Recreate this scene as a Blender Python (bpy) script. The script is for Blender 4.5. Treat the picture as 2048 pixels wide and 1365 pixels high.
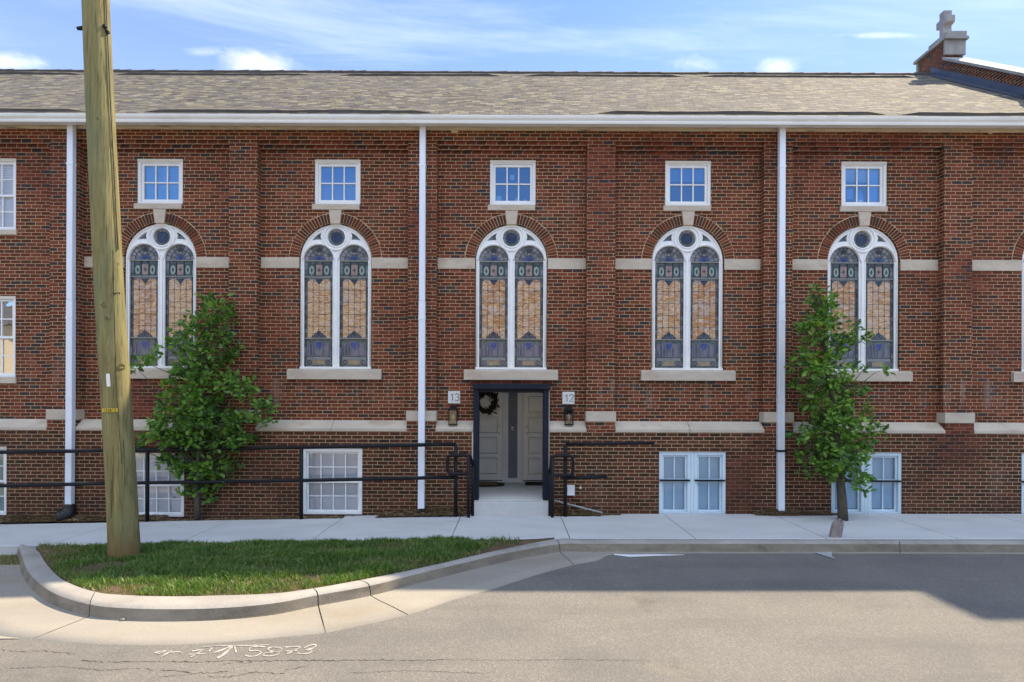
import bpy, bmesh, math, random
import numpy as np
from mathutils import Vector, Matrix

random.seed(7)
rng = np.random.default_rng(11)
for o in list(bpy.data.objects):
    bpy.data.objects.remove(o)
SC = bpy.context.scene
COL = SC.collection
R = math.radians

# ------------------------------------------------------------------ camera
F = 1150.0            # focal length in pixels of a 2048 px wide frame
CZ = 1.95             # camera height
D0 = 10.0             # camera distance to the wall face
ROLL = 0.00384
cam = bpy.data.cameras.new('camera')
cam.sensor_width = 36.0
cam.lens = 36.0 * F / 2048.0
cam.shift_y = 117.5 / 2048.0
cam.clip_end = 2000
cam_o = bpy.data.objects.new('camera', cam)
cam_o.location = (0, -D0, CZ)
cam_o.rotation_euler = (math.pi / 2, -ROLL, 0)
COL.objects.link(cam_o)
SC.camera = cam_o

# ------------------------------------------------------------------ light
SUN_V = Vector((1.40, 1.0, 2.12)).normalized()      # towards the sun: behind the church, to the right
sun = bpy.data.lights.new('sun', 'SUN')
sun.energy = 5.0
sun.angle = R(0.8)
sun.color = (1.0, 0.85, 0.63)
sun_o = bpy.data.objects.new('sun', sun)
sun_o.rotation_euler = SUN_V.to_track_quat('Z', 'Y').to_euler()
sun_o.location = (20, 20, 30)
COL.objects.link(sun_o)
SUN_EL = math.asin(SUN_V.z)
SUN_AZ = math.atan2(SUN_V.x, SUN_V.y)

SC.view_settings.view_transform = 'Standard'
SC.view_settings.look = 'None'
SC.view_settings.gamma = 1.0
SC.view_settings.use_curve_mapping = False
SC.view_settings.exposure = 1.08
SC.render.engine = 'CYCLES'
SC.cycles.max_bounces = 10
SC.cycles.diffuse_bounces = 8
SC.cycles.use_denoising = True


class NT:
    """little helper to wire shader nodes"""
    def __init__(s, tree):
        s.t = tree
        s.n = tree.nodes
        s.n.clear()

    def link(s, a, b):
        s.t.links.new(a, b)

    def put(s, sock, v):
        if v is None:
            return
        if hasattr(v, 'node'):
            s.t.links.new(v, sock)
        else:
            if isinstance(v, (tuple, list)) and len(v) == 3 and sock.type == 'RGBA':
                v = (*v, 1.0)
            sock.default_value = v

    def new(s, typ, **kw):
        nd = s.n.new(typ)
        for k, v in kw.items():
            setattr(nd, k, v)
        return nd

    def m(s, op, a, b=None, c=None, clamp=False):
        nd = s.new('ShaderNodeMath', operation=op, use_clamp=clamp)
        s.put(nd.inputs[0], a); s.put(nd.inputs[1], b)
        if c is not None:
            s.put(nd.inputs[2], c)
        return nd.outputs[0]

    def vm(s, op, a, b=None):
        nd = s.new('ShaderNodeVectorMath', operation=op)
        s.put(nd.inputs[0], a)
        if b is not None:
            s.put(nd.inputs[1], b)
        return nd.outputs[0] if op not in ('DOT_PRODUCT', 'LENGTH') else nd.outputs['Value']

    def sep(s, v):
        nd = s.new('ShaderNodeSeparateXYZ'); s.put(nd.inputs[0], v)
        return nd.outputs

    def comb(s, x=0.0, y=0.0, z=0.0):
        nd = s.new('ShaderNodeCombineXYZ')
        s.put(nd.inputs[0], x); s.put(nd.inputs[1], y); s.put(nd.inputs[2], z)
        return nd.outputs[0]

    def mix(s, f, a, b, blend='MIX'):
        nd = s.new('ShaderNodeMix', data_type='RGBA', blend_type=blend)
        s.put(nd.inputs[0], f); s.put(nd.inputs[6], a); s.put(nd.inputs[7], b)
        return nd.outputs[2]

    def noise(s, v, scale, detail=4.0, rough=0.55, dist=0.0, col=False):
        nd = s.new('ShaderNodeTexNoise')
        s.put(nd.inputs['Vector'], v)
        nd.inputs['Scale'].default_value = scale
        nd.inputs['Detail'].default_value = detail
        nd.inputs['Roughness'].default_value = rough
        nd.inputs['Distortion'].default_value = dist
        return nd.outputs['Color' if col else 'Fac']

    def ramp(s, f, stops, interp='LINEAR'):
        nd = s.new('ShaderNodeValToRGB')
        s.put(nd.inputs[0], f)
        cr = nd.color_ramp
        cr.interpolation = interp
        while len(cr.elements) < len(stops):
            cr.elements.new(0.5)
        for e, (p, c) in zip(cr.elements, stops):
            e.position = p
            e.color = (*c, 1.0) if len(c) == 3 else c
        return nd.outputs[0]

    def sstep(s, v, a, b, lo=0.0, hi=1.0):
        nd = s.new('ShaderNodeMapRange', interpolation_type='SMOOTHSTEP')
        s.put(nd.inputs[0], v)
        for i, x in enumerate((a, b, lo, hi)):
            s.put(nd.inputs[i + 1], x)
        return nd.outputs[0]

    def bump(s, h, strength=0.3, dist=0.01):
        nd = s.new('ShaderNodeBump')
        nd.inputs['Strength'].default_value = strength
        nd.inputs['Distance'].default_value = dist
        s.put(nd.inputs['Height'], h)
        return nd.outputs[0]

    def coord(s, which='Object'):
        return s.new('ShaderNodeTexCoord').outputs[which]

    def out(s, col, rough=0.7, normal=None, spec=0.3, metal=0.0, **kw):
        p = s.new('ShaderNodeBsdfPrincipled')
        s.put(p.inputs['Base Color'], col)
        s.put(p.inputs['Roughness'], rough)
        s.put(p.inputs['Specular IOR Level'], spec)
        s.put(p.inputs['Metallic'], metal)
        if normal is not None:
            s.put(p.inputs['Normal'], normal)
        for k, v in kw.items():
            s.put(p.inputs[k.replace('_', ' ')], v)
        o = s.new('ShaderNodeOutputMaterial')
        s.link(p.outputs[0], o.inputs[0])
        return p


MATS = {}


def mat(name):
    m = bpy.data.materials.new(name)
    m.use_nodes = True
    MATS[name] = m
    return NT(m.node_tree)


# ------------------------------------------------------------------ world
world = bpy.data.worlds.new('World')
SC.world = world
world.use_nodes = True
w = NT(world.node_tree)
sky = w.new('ShaderNodeTexSky', sky_type='NISHITA')
sky.sun_disc = False
sky.sun_elevation = SUN_EL
sky.sun_rotation = SUN_AZ
sky.air_density = 1.0
sky.dust_density = 0.25
sky.ozone_density = 3.0
gen = w.coord('Generated')
gx, gy, gz = w.sep(gen)[:3]
zz = w.m('ADD', w.m('MAXIMUM', gz, 0.02), 0.04)
# direction projected on a high cloud layer
pu = w.m('DIVIDE', gx, zz)
pv = w.m('DIVIDE', gy, zz)
wisp_n = w.noise(w.comb(w.m('MULTIPLY', pu, 0.50), w.m('MULTIPLY', pv, 2.6), 3.1), 1.3, 7.0, 0.62, 0.8)
wisp = w.sstep(wisp_n, 0.44, 0.76, 0.0, 0.42)
# cumulus low over the roof line, each at its own bearing
puff_n = w.noise(w.comb(w.m('MULTIPLY', gx, 10.0), w.m('MULTIPLY', gy, 10.0), w.m('MULTIPLY', gz, 20.0)), 1.3, 8.0, 0.62, 0.3)
puff = None
for bx, bz, rx, rz, k in ((-0.365, 0.487, 0.062, 0.020, .74), (-0.45, 0.502, 0.035, 0.008, .5), (-0.31, 0.482, 0.04, 0.012, .5), (-0.74, 0.485, 0.08, 0.014, .6), (0.265, 0.486, 0.05, 0.015, .62),
                          (0.385, 0.484, 0.04, 0.013, .6), (0.47, 0.492, 0.03, 0.006, .45), (0.53, 0.530, 0.09, 0.005, .5)):
    # bearing expressed as direction ratios x/y and z/y seen from the street
    qx = w.m('DIVIDE', w.m('SUBTRACT', w.m('DIVIDE', gx, w.m('MAXIMUM', gy, 0.05)), bx * 1.2), rx * 1.3)
    qz = w.m('DIVIDE', w.m('SUBTRACT', w.m('DIVIDE', gz, w.m('MAXIMUM', gy, 0.05)), bz * 1.2), rz * 1.5)
    d2 = w.m('ADD', w.m('MULTIPLY', qx, qx), w.m('MULTIPLY', qz, qz))
    g = w.m('MULTIPLY', w.m('EXPONENT', w.m('MULTIPLY', d2, -0.8)), k)
    puff = g if puff is None else w.m('MAXIMUM', puff, g)
puff = w.sstep(w.m('ADD', puff, w.m('MULTIPLY', w.m('SUBTRACT', puff_n, 0.5), 1.1)), 0.25, 0.95)
puff = w.m('MULTIPLY', puff, w.sstep(gy, 0.1, 0.3))
# broad bright cloud added behind the camera, out of view, to fill the shade
back_n = w.noise(w.comb(pu, pv, 0.0), 0.9, 6.0, 0.55, 0.3)
back = w.m('MULTIPLY', w.sstep(w.m('ADD', back_n, w.sstep(gz, 0.40, 0.75, -0.05, 0.25)), 0.45, 0.62),
           w.m('MULTIPLY', w.sstep(gy, -0.02, -0.3), w.sstep(gz, 0.42, 0.55)))
base = w.mix(1.0, sky.outputs[0], (0.88, 0.98, 1.20), 'MULTIPLY')
base = w.mix(w.m('MULTIPLY', w.sstep(gz, 0.66, 0.30, 0.05, 0.72), w.sstep(gy, -0.1, 0.35)), base, (2.75, 3.80, 7.6))
wisp = w.m('MULTIPLY', wisp, w.sstep(gy, -0.5, 0.1, 0.25, 1.0))
col = w.mix(wisp, base, (5.8, 6.5, 7.6))
col = w.mix(w.m('MULTIPLY', puff, 0.72), col, (8.3, 8.3, 8.4))
col = w.mix(w.m('MULTIPLY', back, 0.9), col, (10.2, 11.6, 13.6))
bg = w.new('ShaderNodeBackground')
w.put(bg.inputs[0], col)
bg.inputs[1].default_value = 0.10
wo = w.new('ShaderNodeOutputWorld')
w.link(bg.outputs[0], wo.inputs[0])


# ------------------------------------------------------------------ pixel helpers
def unroll(px, py):
    u, v = px - 1024.0, py - 800.0
    return u + v * ROLL, v - u * ROLL


def P(px, py, y):
    """the point at depth plane y that a pixel of the photograph shows"""
    u, v = unroll(px, py)
    d = D0 + y
    return Vector((u * d / F, y, CZ - v * d / F))


def zs(x):
    """height of the pavement along the street"""
    if x < -1.0:
        return 0.020 * (x + 1.0)
    return 0.0042 * (x + 1.0)


def G(px, py, dz=0.0):
    """the point of the ground (dz above the pavement) that a pixel shows"""
    u, v = unroll(px, py)
    z = dz
    for _ in range(12):
        d = F * (CZ - z) / v
        z = zs(u * d / F) + dz
    return Vector((u * d / F, d - D0, z))


# ------------------------------------------------------------------ mesh builder
class MB:
    def __init__(s):
        s.v, s.f, s.mi, s.sm = [], [], [], []
        s.cur = 0
        s.smooth = False

    def verts(s, pts):
        i = len(s.v)
        s.v.extend([tuple(p) for p in pts])
        return i

    def face(s, idx):
        s.f.append(tuple(idx)); s.mi.append(s.cur); s.sm.append(s.smooth)

    def poly(s, pts):
        i = s.verts(pts)
        s.face(range(i, i + len(pts)))
        return s

    def box(s, x0, x1, y0, y1, z0, z1, bev=0.0):
        if bev > 0:
            bm = bmesh.new()
            bmesh.ops.create_cube(bm, size=1)
            for v in bm.verts:
                v.co = Vector(((x0 + x1) / 2 + v.co.x * (x1 - x0), (y0 + y1) / 2 + v.co.y * (y1 - y0), (z0 + z1) / 2 + v.co.z * (z1 - z0)))
            bmesh.ops.bevel(bm, geom=bm.edges[:], offset=bev, segments=2, affect='EDGES', profile=0.6)
            s.from_bm(bm)
            return s
        i = s.verts([(x0, y0, z0), (x1, y0, z0), (x1, y1, z0), (x0, y1, z0), (x0, y0, z1), (x1, y0, z1), (x1, y1, z1), (x0, y1, z1)])
        for q in ((0, 3, 2, 1), (4, 5, 6, 7), (0, 1, 5, 4), (1, 2, 6, 5), (2, 3, 7, 6), (3, 0, 4, 7)):
            s.face([i + k for k in q])
        return s

    def from_bm(s, bm, mtx=None):
        bm.verts.index_update()
        i = s.verts([(mtx @ v.co) if mtx else v.co for v in bm.verts])
        for f in bm.faces:
            s.face([i + v.index for v in f.verts])
        bm.free()

    def prism(s, pts, y0, y1):
        """XZ outline pushed from y0 (front) to y1"""
        n = len(pts)
        a = sum(pts[k][0] * pts[(k + 1) % n][1] - pts[(k + 1) % n][0] * pts[k][1] for k in range(n))
        if a < 0:
            pts = pts[::-1]
        i = s.verts([(p[0], y0, p[1]) for p in pts] + [(p[0], y1, p[1]) for p in pts])
        s.face([i + k for k in range(n)])
        s.face([i + n + k for k in reversed(range(n))])
        for k in range(n):
            k2 = (k + 1) % n
            s.face([i + k2, i + k, i + n + k, i + n + k2])
        return s

    def prismx(s, pts, x0, x1):
        """YZ outline pushed from x0 to x1"""
        n = len(pts)
        a = sum(pts[k][0] * pts[(k + 1) % n][1] - pts[(k + 1) % n][0] * pts[k][1] for k in range(n))
        if a > 0:
            pts = pts[::-1]
        i = s.verts([(x0, p[0], p[1]) for p in pts] + [(x1, p[0], p[1]) for p in pts])
        s.face([i + k for k in range(n)])
        s.face([i + n + k for k in reversed(range(n))])
        for k in range(n):
            k2 = (k + 1) % n
            s.face([i + k2, i + k, i + n + k, i + n + k2])
        return s

    def tube(s, path, r, n=8, closed=False, caps=True):
        path = [Vector(p) for p in path]
        rr = r if isinstance(r, (list, tuple)) else [r] * len(path)
        m = len(path)
        rings = []
        prev = None
        for k, p in enumerate(path):
            a = path[(k - 1) % m] if (k > 0 or closed) else p
            b = path[(k + 1) % m] if (k < m - 1 or closed) else p
            t = (b - a)
            if t.length < 1e-9:
                t = Vector((0, 0, 1))
            t.normalize()
            if prev is None:
                ref = Vector((0, 1, 0)) if abs(t.y) < 0.9 else Vector((1, 0, 0))
                nx = t.cross(ref).normalized()
            else:
                nx = (prev - t * prev.dot(t))
                if nx.length < 1e-6:
                    nx = t.cross(Vector((0, 1, 0.1)))
                nx.normalize()
            prev = nx
            ny = t.cross(nx)
            i = s.verts([p + (nx * math.cos(q) + ny * math.sin(q)) * rr[k] for q in [2 * math.pi * j / n for j in range(n)]])
            rings.append(i)
        old = s.smooth
        s.smooth = True
        for k in range(m if closed else m - 1):
            a, b = rings[k], rings[(k + 1) % m]
            for j in range(n):
                j2 = (j + 1) % n
                s.face((a + j, a + j2, b + j2, b + j))
        s.smooth = old
        if caps and not closed:
            s.face([rings[0] + j for j in reversed(range(n))])
            s.face([rings[-1] + j for j in range(n)])
        return s

    def loft(s, rows, smooth=True):
        """rows: list of equally long point rows"""
        ids = [s.verts(r) for r in rows]
        n = len(rows[0])
        old = s.smooth
        s.smooth = smooth
        for a, b in zip(ids, ids[1:]):
            for k in range(n - 1):
                s.face((a + k, a + k + 1, b + k + 1, b + k))
        s.smooth = old
        return s

    def ribbon(s, pts, wid, up=None, y=None):
        """flat strip along pts; in the XZ plane when y given, else lying on XY"""
        pts = [Vector(p) for p in pts]
        L, Rr = [], []
        for k, p in enumerate(pts):
            a = pts[max(k - 1, 0)]; b = pts[min(k + 1, len(pts) - 1)]
            t = (b - a).normalized()
            nrm = Vector((t.z, 0, -t.x)) if up == 'XZ' else Vector((t.y, -t.x, 0))
            ww = wid[k] if isinstance(wid, (list, tuple)) else wid
            if nrm.length > 1e-6:
                nrm.normalize()
            L.append(p - nrm * ww / 2); Rr.append(p + nrm * ww / 2)
        i = s.verts(L); j = s.verts(Rr)
        for k in range(len(pts) - 1):
            s.face((i + k, j + k, j + k + 1, i + k + 1))
        return s

    def holed(s, outer, holes, y, depth):
        """front face (towards -Y) with holes and their reveals"""
        bm = bmesh.new()
        loops = []
        for lp in [outer] + holes:
            vs = [bm.verts.new((p[0], 0, p[1])) for p in lp]
            for k in range(len(vs)):
                bm.edges.new((vs[k], vs[(k + 1) % len(vs)]))
            loops.append(vs)
        bmesh.ops.triangle_fill(bm, use_beauty=True, use_dissolve=False, edges=bm.edges[:], normal=(0, -1, 0))
        bm.verts.index_update()
        i = s.verts([(v.co.x, y, v.co.z) for v in bm.verts])
        for f in bm.faces:
            ix = [v.index for v in f.verts]
            a, b, c = (bm.verts[q].co if False else f.verts[n_].co for n_, q in enumerate(ix[:3]))
            if (b - a).cross(c - a).y > 0:
                ix.reverse()
            s.face([i + q for q in ix])
        bm.free()
        for h, lp in enumerate([outer] + holes):
            if depth <= 0:
                break
            n = len(lp)
            ar = sum(lp[k][0] * lp[(k + 1) % n][1] - lp[(k + 1) % n][0] * lp[k][1] for k in range(n))
            ccw = ar > 0
            q = s.verts([(p[0], y, p[1]) for p in lp] + [(p[0], y + depth, p[1]) for p in lp])
            for k in range(n):
                k2 = (k + 1) % n
                fc = (q + k, q + n + k, q + n + k2, q + k2)
                if (h == 0) == ccw:
                    fc = fc[::-1] if False else (q + k, q + n + k, q + n + k2, q + k2)[::1]
                s.face(fc)
        return s

    def build(s, name, mats, parent=None, bevel=0.0, label=None):
        me = bpy.data.meshes.new(name)
        me.from_pydata(s.v, [], s.f)
        if not isinstance(mats, (list, tuple)):
            mats = [mats]
        for m_ in mats:
            me.materials.append(MATS[m_] if isinstance(m_, str) else m_)
        me.polygons.foreach_set('material_index', s.mi)
        me.polygons.foreach_set('use_smooth', s.sm)
        me.update()
        o = bpy.data.objects.new(name, me)
        COL.objects.link(o)
        if parent is not None:
            o.parent = parent
        if bevel > 0:
            md = o.modifiers.new('bevel', 'BEVEL')
            md.width = bevel; md.segments = 2; md.limit_method = 'ANGLE'; md.angle_limit = R(50)
        if label:
            o['label'] = label
        return o


def empty(name, label, cat, loc=(0, 0, 0), group=None):
    o = bpy.data.objects.new(name, None)
    o.empty_display_size = 0.2
    o.location = loc
    COL.objects.link(o)
    return tag(o, label, cat, group)


def tag(o, label=None, cat=None, group=None, kind=None):
    if label: o['label'] = label
    if cat: o['category'] = cat
    if group: o['group'] = group
    if kind: o['kind'] = kind
    return o


def structure(o):
    o['kind'] = 'structure'
    return o


def arc(cx, cz, r, a0, a1, n):
    return [(cx + r * math.cos(R(a0 + (a1 - a0) * k / n)), cz + r * math.sin(R(a0 + (a1 - a0) * k / n))) for k in range(n + 1)]


def rect(x0, x1, z0, z1):
    return [(x0, z0), (x1, z0), (x1, z1), (x0, z1)]


# ------------------------------------------------------------------ materials
def brick_material(name, bw, bh, mort, stops, mortar=(0.56, 0.42, 0.26), dirt=(0.30, 0.24, 0.20)):
    n = mat(name)
    co = n.coord('Object')
    wob = n.noise(co, 6.0, 3.0, 0.5, 0.0, True)
    co2 = n.vm('ADD', co, n.vm('MULTIPLY', n.vm('SUBTRACT', wob, (0.5, 0.5, 0.5)), (0.010, 0.010, 0.009)))
    x, y, z = n.sep(co2)[:3]
    u = n.m('DIVIDE', n.m('ADD', x, y), bw)
    v = n.m('DIVIDE', n.m('ADD', z, 5.0), bh)
    row = n.m('FLOOR', v)
    wn = n.new('ShaderNodeTexWhiteNoise', noise_dimensions='1D')
    n.put(wn.inputs['W'], row)
    off = n.m('ADD', n.m('MULTIPLY', n.m('MODULO', row, 2.0), 0.5), n.m('MULTIPLY', wn.outputs[0], 0.16))
    uu = n.m('ADD', u, off)
    colm = n.m('FLOOR', uu)
    fu = n.m('FRACT', uu); fv = n.m('FRACT', v)
    du = n.m('MULTIPLY', n.m('MINIMUM', fu, n.m('SUBTRACT', 1.0, fu)), bw)
    dv = n.m('MULTIPLY', n.m('MINIMUM', fv, n.m('SUBTRACT', 1.0, fv)), bh)
    edge = n.m('MINIMUM', du, dv)
    rag = n.m('MULTIPLY', n.m('SUBTRACT', n.noise(co, 60.0, 2.0), 0.5), 0.006)
    mask = n.sstep(n.m('ADD', edge, rag), mort * 0.36, mort * 0.64)       # 1 inside a brick
    rn = n.new('ShaderNodeTexWhiteNoise', noise_dimensions='2D')
    n.put(rn.inputs['Vector'], n.comb(colm, row, 0.0))
    patch = n.noise(co, 0.55, 3.0, 0.5)
    rv = n.m('ADD', rn.outputs['Value'], n.m('MULTIPLY', n.m('SUBTRACT', patch, 0.5), 0.55), clamp=True)
    bcol = n.ramp(rv, stops)
    fine = n.noise(co, 95.0, 4.0, 0.65)
    bcol = n.mix(0.45, bcol, n.ramp(fine, [(0.25, (0.5, 0.5, 0.5)), (0.75, (1.35, 1.3, 1.25))]), 'MULTIPLY')
    mcol = n.mix(n.noise(co, 1.3, 4.0), mortar, tuple(c * 0.62 for c in mortar))
    mcol = n.mix(n.sstep(n.noise(co, 0.42, 5.0, 0.6), 0.52, 0.70), mcol, (0.24, 0.125, 0.085))   # red-smeared joints
    colr = n.mix(mask, mcol, bcol)
    stain = n.noise(n.vm('MULTIPLY', co, (2.2, 2.2, 0.5)), 1.0, 6.0, 0.62)
    colr = n.mix(n.sstep(stain, 0.54, 0.80, 0.0, 0.20), colr, dirt)
    # lime runs below the big sills, rain dirt at the foot, patches of weathering
    zz_ = n.sep(co)[2]
    runs = n.noise(n.vm('MULTIPLY', co, (5.5, 5.5, 0.35)), 1.0, 5.0, 0.6)
    zone = n.m('MULTIPLY', n.sstep(zz_, 1.72, 1.95), n.sstep(zz_, 2.40, 2.20))
    colr = n.mix(n.m('MULTIPLY', zone, n.sstep(runs, 0.54, 0.72, 0.0, 0.42)), colr, (0.30, 0.25, 0.23))
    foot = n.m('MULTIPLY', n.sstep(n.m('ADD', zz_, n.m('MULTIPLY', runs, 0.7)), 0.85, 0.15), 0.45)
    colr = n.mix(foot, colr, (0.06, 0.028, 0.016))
    wea = n.noise(n.vm('ADD', co, (11.0, 0.0, 4.0)), 0.8, 6.0, 0.6)
    colr = n.mix(n.sstep(wea, 0.50, 0.72, 0.0, 0.40), colr, n.mix(0.5, bcol, (0.085, 0.030, 0.020)))
    h = n.m('ADD', mask, n.m('MULTIPLY', fine, 0.35))
    n.out(colr, n.m('ADD', 0.72, n.m('MULTIPLY', fine, 0.2)), n.bump(h, 0.75, 0.008), spec=0.22)
    return n


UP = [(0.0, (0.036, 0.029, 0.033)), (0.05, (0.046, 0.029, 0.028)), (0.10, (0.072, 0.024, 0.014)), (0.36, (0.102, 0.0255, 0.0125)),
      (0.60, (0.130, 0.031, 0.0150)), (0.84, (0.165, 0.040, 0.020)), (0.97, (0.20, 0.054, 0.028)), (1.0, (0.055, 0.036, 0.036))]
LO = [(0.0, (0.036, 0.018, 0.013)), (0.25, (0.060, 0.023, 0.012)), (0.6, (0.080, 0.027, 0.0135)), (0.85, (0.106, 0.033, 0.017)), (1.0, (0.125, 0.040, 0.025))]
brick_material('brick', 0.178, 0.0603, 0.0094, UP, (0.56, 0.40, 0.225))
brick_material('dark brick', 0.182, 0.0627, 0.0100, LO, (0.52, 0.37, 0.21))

n = mat('arch brick')
co = n.coord('Object')
gi = n.new('ShaderNodeNewGeometry').outputs['Random Per Island']
f_ = n.noise(co, 95.0, 4.0, 0.65)
c_ = n.ramp(gi, UP)
c_ = n.mix(0.55, c_, n.ramp(f_, [(0.25, (0.4, 0.4, 0.4)), (0.75, (1.35, 1.3, 1.25))]), 'MULTIPLY')
n.out(c_, 0.8, n.bump(f_, 0.5, 0.004), spec=0.2)

n = mat('mortar')
co = n.coord('Object')
n.out(n.mix(n.noise(co, 9.0, 5.0), (0.58, 0.44, 0.27), (0.40, 0.30, 0.19)), 0.9, n.bump(n.noise(co, 90.0), 0.4, 0.004), spec=0.15)


def mottled(name, a, b, scale=3.0, rough=0.8, bump=0.3, bscale=60.0, spec=0.25, bdist=0.004, dark=None, stretch=(1, 1, 1), **kw):
    n = mat(name)
    co = n.coord('Object')
    cs = n.vm('MULTIPLY', co, stretch)
    c = n.mix(n.sstep(n.noise(cs, scale, 6.0, 0.62), 0.3, 0.7), a, b)
    if dark:
        c = n.mix(n.sstep(n.noise(n.vm('ADD', cs, (7.3, 1.1, 3.7)), scale * 0.6, 7.0, 0.7), 0.50, 0.74, 0.0, 0.80), c, dark)
    fn = n.noise(co, bscale, 4.0, 0.6)
    grain = 0.04 if bump <= 0.15 else 0.25
    c = n.mix(grain, c, n.ramp(fn, [(0.3, (0.6, 0.6, 0.6)), (0.7, (1.3, 1.3, 1.3))]), 'MULTIPLY')
    n.out(c, rough, n.bump(fn, bump, bdist), spec=spec, **kw)


mottled('limestone', (0.53, 0.46, 0.37), (0.44, 0.38, 0.31), 2.2, 0.85, 0.3, 45.0, dark=(0.36, 0.27, 0.20), stretch=(1, 1, 2.2))
mottled('grey stone', (0.36, 0.345, 0.33), (0.25, 0.24, 0.23), 2.5, 0.85, 0.3, 40.0, dark=(0.22, 0.21, 0.20))
mottled('frieze board', (0.66, 0.56, 0.40), (0.48, 0.41, 0.29), 6.0, 0.8, 0.4, 30.0, dark=(0.14, 0.10, 0.07), stretch=(0.5, 1, 3))
mottled('soffit paint', (0.72, 0.62, 0.42), (0.66, 0.56, 0.38), 3.0, 0.6, 0.1)
mottled('white paint', (0.80, 0.80, 0.79), (0.72, 0.73, 0.74), 3.0, 0.42, 0.12, 30.0, spec=0.4, bdist=0.002)
mottled('gutter metal', (0.72, 0.71, 0.68), (0.66, 0.66, 0.64), 1.2, 0.4, 0.05, 20.0, spec=0.45, dark=(0.52, 0.50, 0.46), stretch=(1, 1, 4))
mottled('downspout metal', (0.72, 0.76, 0.84), (0.68, 0.72, 0.80), 1.2, 0.38, 0.06, 20.0, spec=0.45, stretch=(4, 4, 0.6))
mottled('cream trim', (0.66, 0.61, 0.52), (0.60, 0.55, 0.46), 4.0, 0.55, 0.1, dark=(0.42, 0.38, 0.32))
mottled('navy paint', (0.008, 0.011, 0.023), (0.012, 0.015, 0.028), 5.0, 0.55, 0.1, spec=0.2)
mottled('door paint', (0.87, 0.86, 0.81), (0.85, 0.84, 0.79), 2.0, 0.4, 0.06, spec=0.4)
mottled('recess paint', (0.90, 0.90, 0.88), (0.88, 0.88, 0.86), 2.0, 0.5, 0.06)
mottled('siding paint', (0.20, 0.23, 0.27), (0.17, 0.20, 0.24), 3.0, 0.5, 0.1)
mottled('black metal', (0.007, 0.007, 0.009), (0.013, 0.013, 0.016), 6.0, 0.5, 0.15, 40.0, spec=0.2)
mottled('black plastic', (0.010, 0.010, 0.011), (0.02, 0.02, 0.022), 6.0, 0.5, 0.3, 30.0, spec=0.4)
mottled('flashing metal', (0.085, 0.10, 0.14), (0.06, 0.075, 0.11), 2.0, 0.5, 0.15, 14.0, spec=0.4)
mottled('concrete walk', (0.53, 0.53, 0.52), (0.46, 0.46, 0.455), 1.1, 0.85, 0.25, 70.0, dark=(0.37, 0.365, 0.36), stretch=(0.7, 1.6, 1))
mottled('concrete kerb', (0.34, 0.318, 0.285), (0.27, 0.25, 0.225), 1.6, 0.9, 0.4, 50.0, dark=(0.19, 0.17, 0.14), bdist=0.006)
mottled('shaded grimy kerb', (0.25, 0.215, 0.165), (0.17, 0.145, 0.11), 2.6, 0.95, 0.5, 45.0, dark=(0.085, 0.07, 0.052), bdist=0.006, stretch=(1, 1, 2))  # kerb face: its shade put into the colour, along with base grime
mottled('concrete pan', (0.29, 0.262, 0.22), (0.245, 0.222, 0.188), 0.9, 0.9, 0.35, 60.0, dark=(0.235, 0.195, 0.14), stretch=(0.6, 1.4, 1))
mottled('step concrete', (0.52, 0.51, 0.49), (0.47, 0.465, 0.45), 2.0, 0.85, 0.2, 60.0)
mottled('landing concrete', (0.62, 0.61, 0.59), (0.56, 0.55, 0.53), 2.0, 0.8, 0.2, 60.0)
mottled('joint dirt', (0.085, 0.07, 0.055), (0.05, 0.04, 0.03), 8.0, 0.95, 0.3)
mottled('soil', (0.11, 0.075, 0.045), (0.07, 0.05, 0.03), 5.0, 0.95, 0.6, 40.0, bdist=0.02, dark=(0.17, 0.13, 0.07))
mottled('mulch bed', (0.14, 0.085, 0.045), (0.08, 0.05, 0.028), 9.0, 0.95, 0.8, 40.0, bdist=0.03)
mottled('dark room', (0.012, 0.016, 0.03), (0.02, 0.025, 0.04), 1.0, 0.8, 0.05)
mottled('blind', (0.86, 0.87, 0.90), (0.83, 0.84, 0.88), 2.0, 0.55, 0.05)
mottled('blue blind', (0.34, 0.56, 0.86), (0.30, 0.52, 0.82), 2.0, 0.55, 0.05)
mottled('pale blue paint', (0.58, 0.69, 0.76), (0.52, 0.63, 0.71), 3.0, 0.45, 0.1)
mottled('sky blue blind', (0.55, 0.78, 0.95), (0.50, 0.73, 0.92), 2.0, 0.55, 0.05)
mottled('green blind', (0.36, 0.52, 0.49), (0.32, 0.47, 0.46), 2.0, 0.55, 0.05)
mottled('wall plate', (0.66, 0.66, 0.65), (0.60, 0.60, 0.60), 3.0, 0.4, 0.05)
mottled('ink', (0.012, 0.014, 0.022), (0.02, 0.02, 0.03), 3.0, 0.5, 0.05)
mottled('tag yellow', (0.62, 0.44, 0.04), (0.55, 0.38, 0.03), 20.0, 0.5, 0.1)
mottled('road paint', (0.42, 0.39, 0.35), (0.20, 0.186, 0.165), 22.0, 0.9, 0.5, 120.0)
mottled('brass', (0.55, 0.38, 0.14), (0.42, 0.28, 0.09), 10.0, 0.3, 0.1, metal=0.9)
mottled('bark', (0.12, 0.10, 0.08), (0.07, 0.06, 0.048), 14.0, 0.95, 0.8, 50.0, stretch=(3, 3, 0.6), bdist=0.01)
mottled('straw mat', (0.20, 0.15, 0.06), (0.12, 0.09, 0.04), 30.0, 0.95, 0.6, 90.0)
mottled('rubber mat', (0.02, 0.018, 0.016), (0.05, 0.035, 0.02), 40.0, 0.9, 0.5, 90.0)
mottled('stump wood', (0.34, 0.28, 0.26), (0.22, 0.18, 0.17), 6.0, 0.9, 0.6, 30.0, stretch=(6, 6, 0.8), dark=(0.10, 0.08, 0.07))
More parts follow.
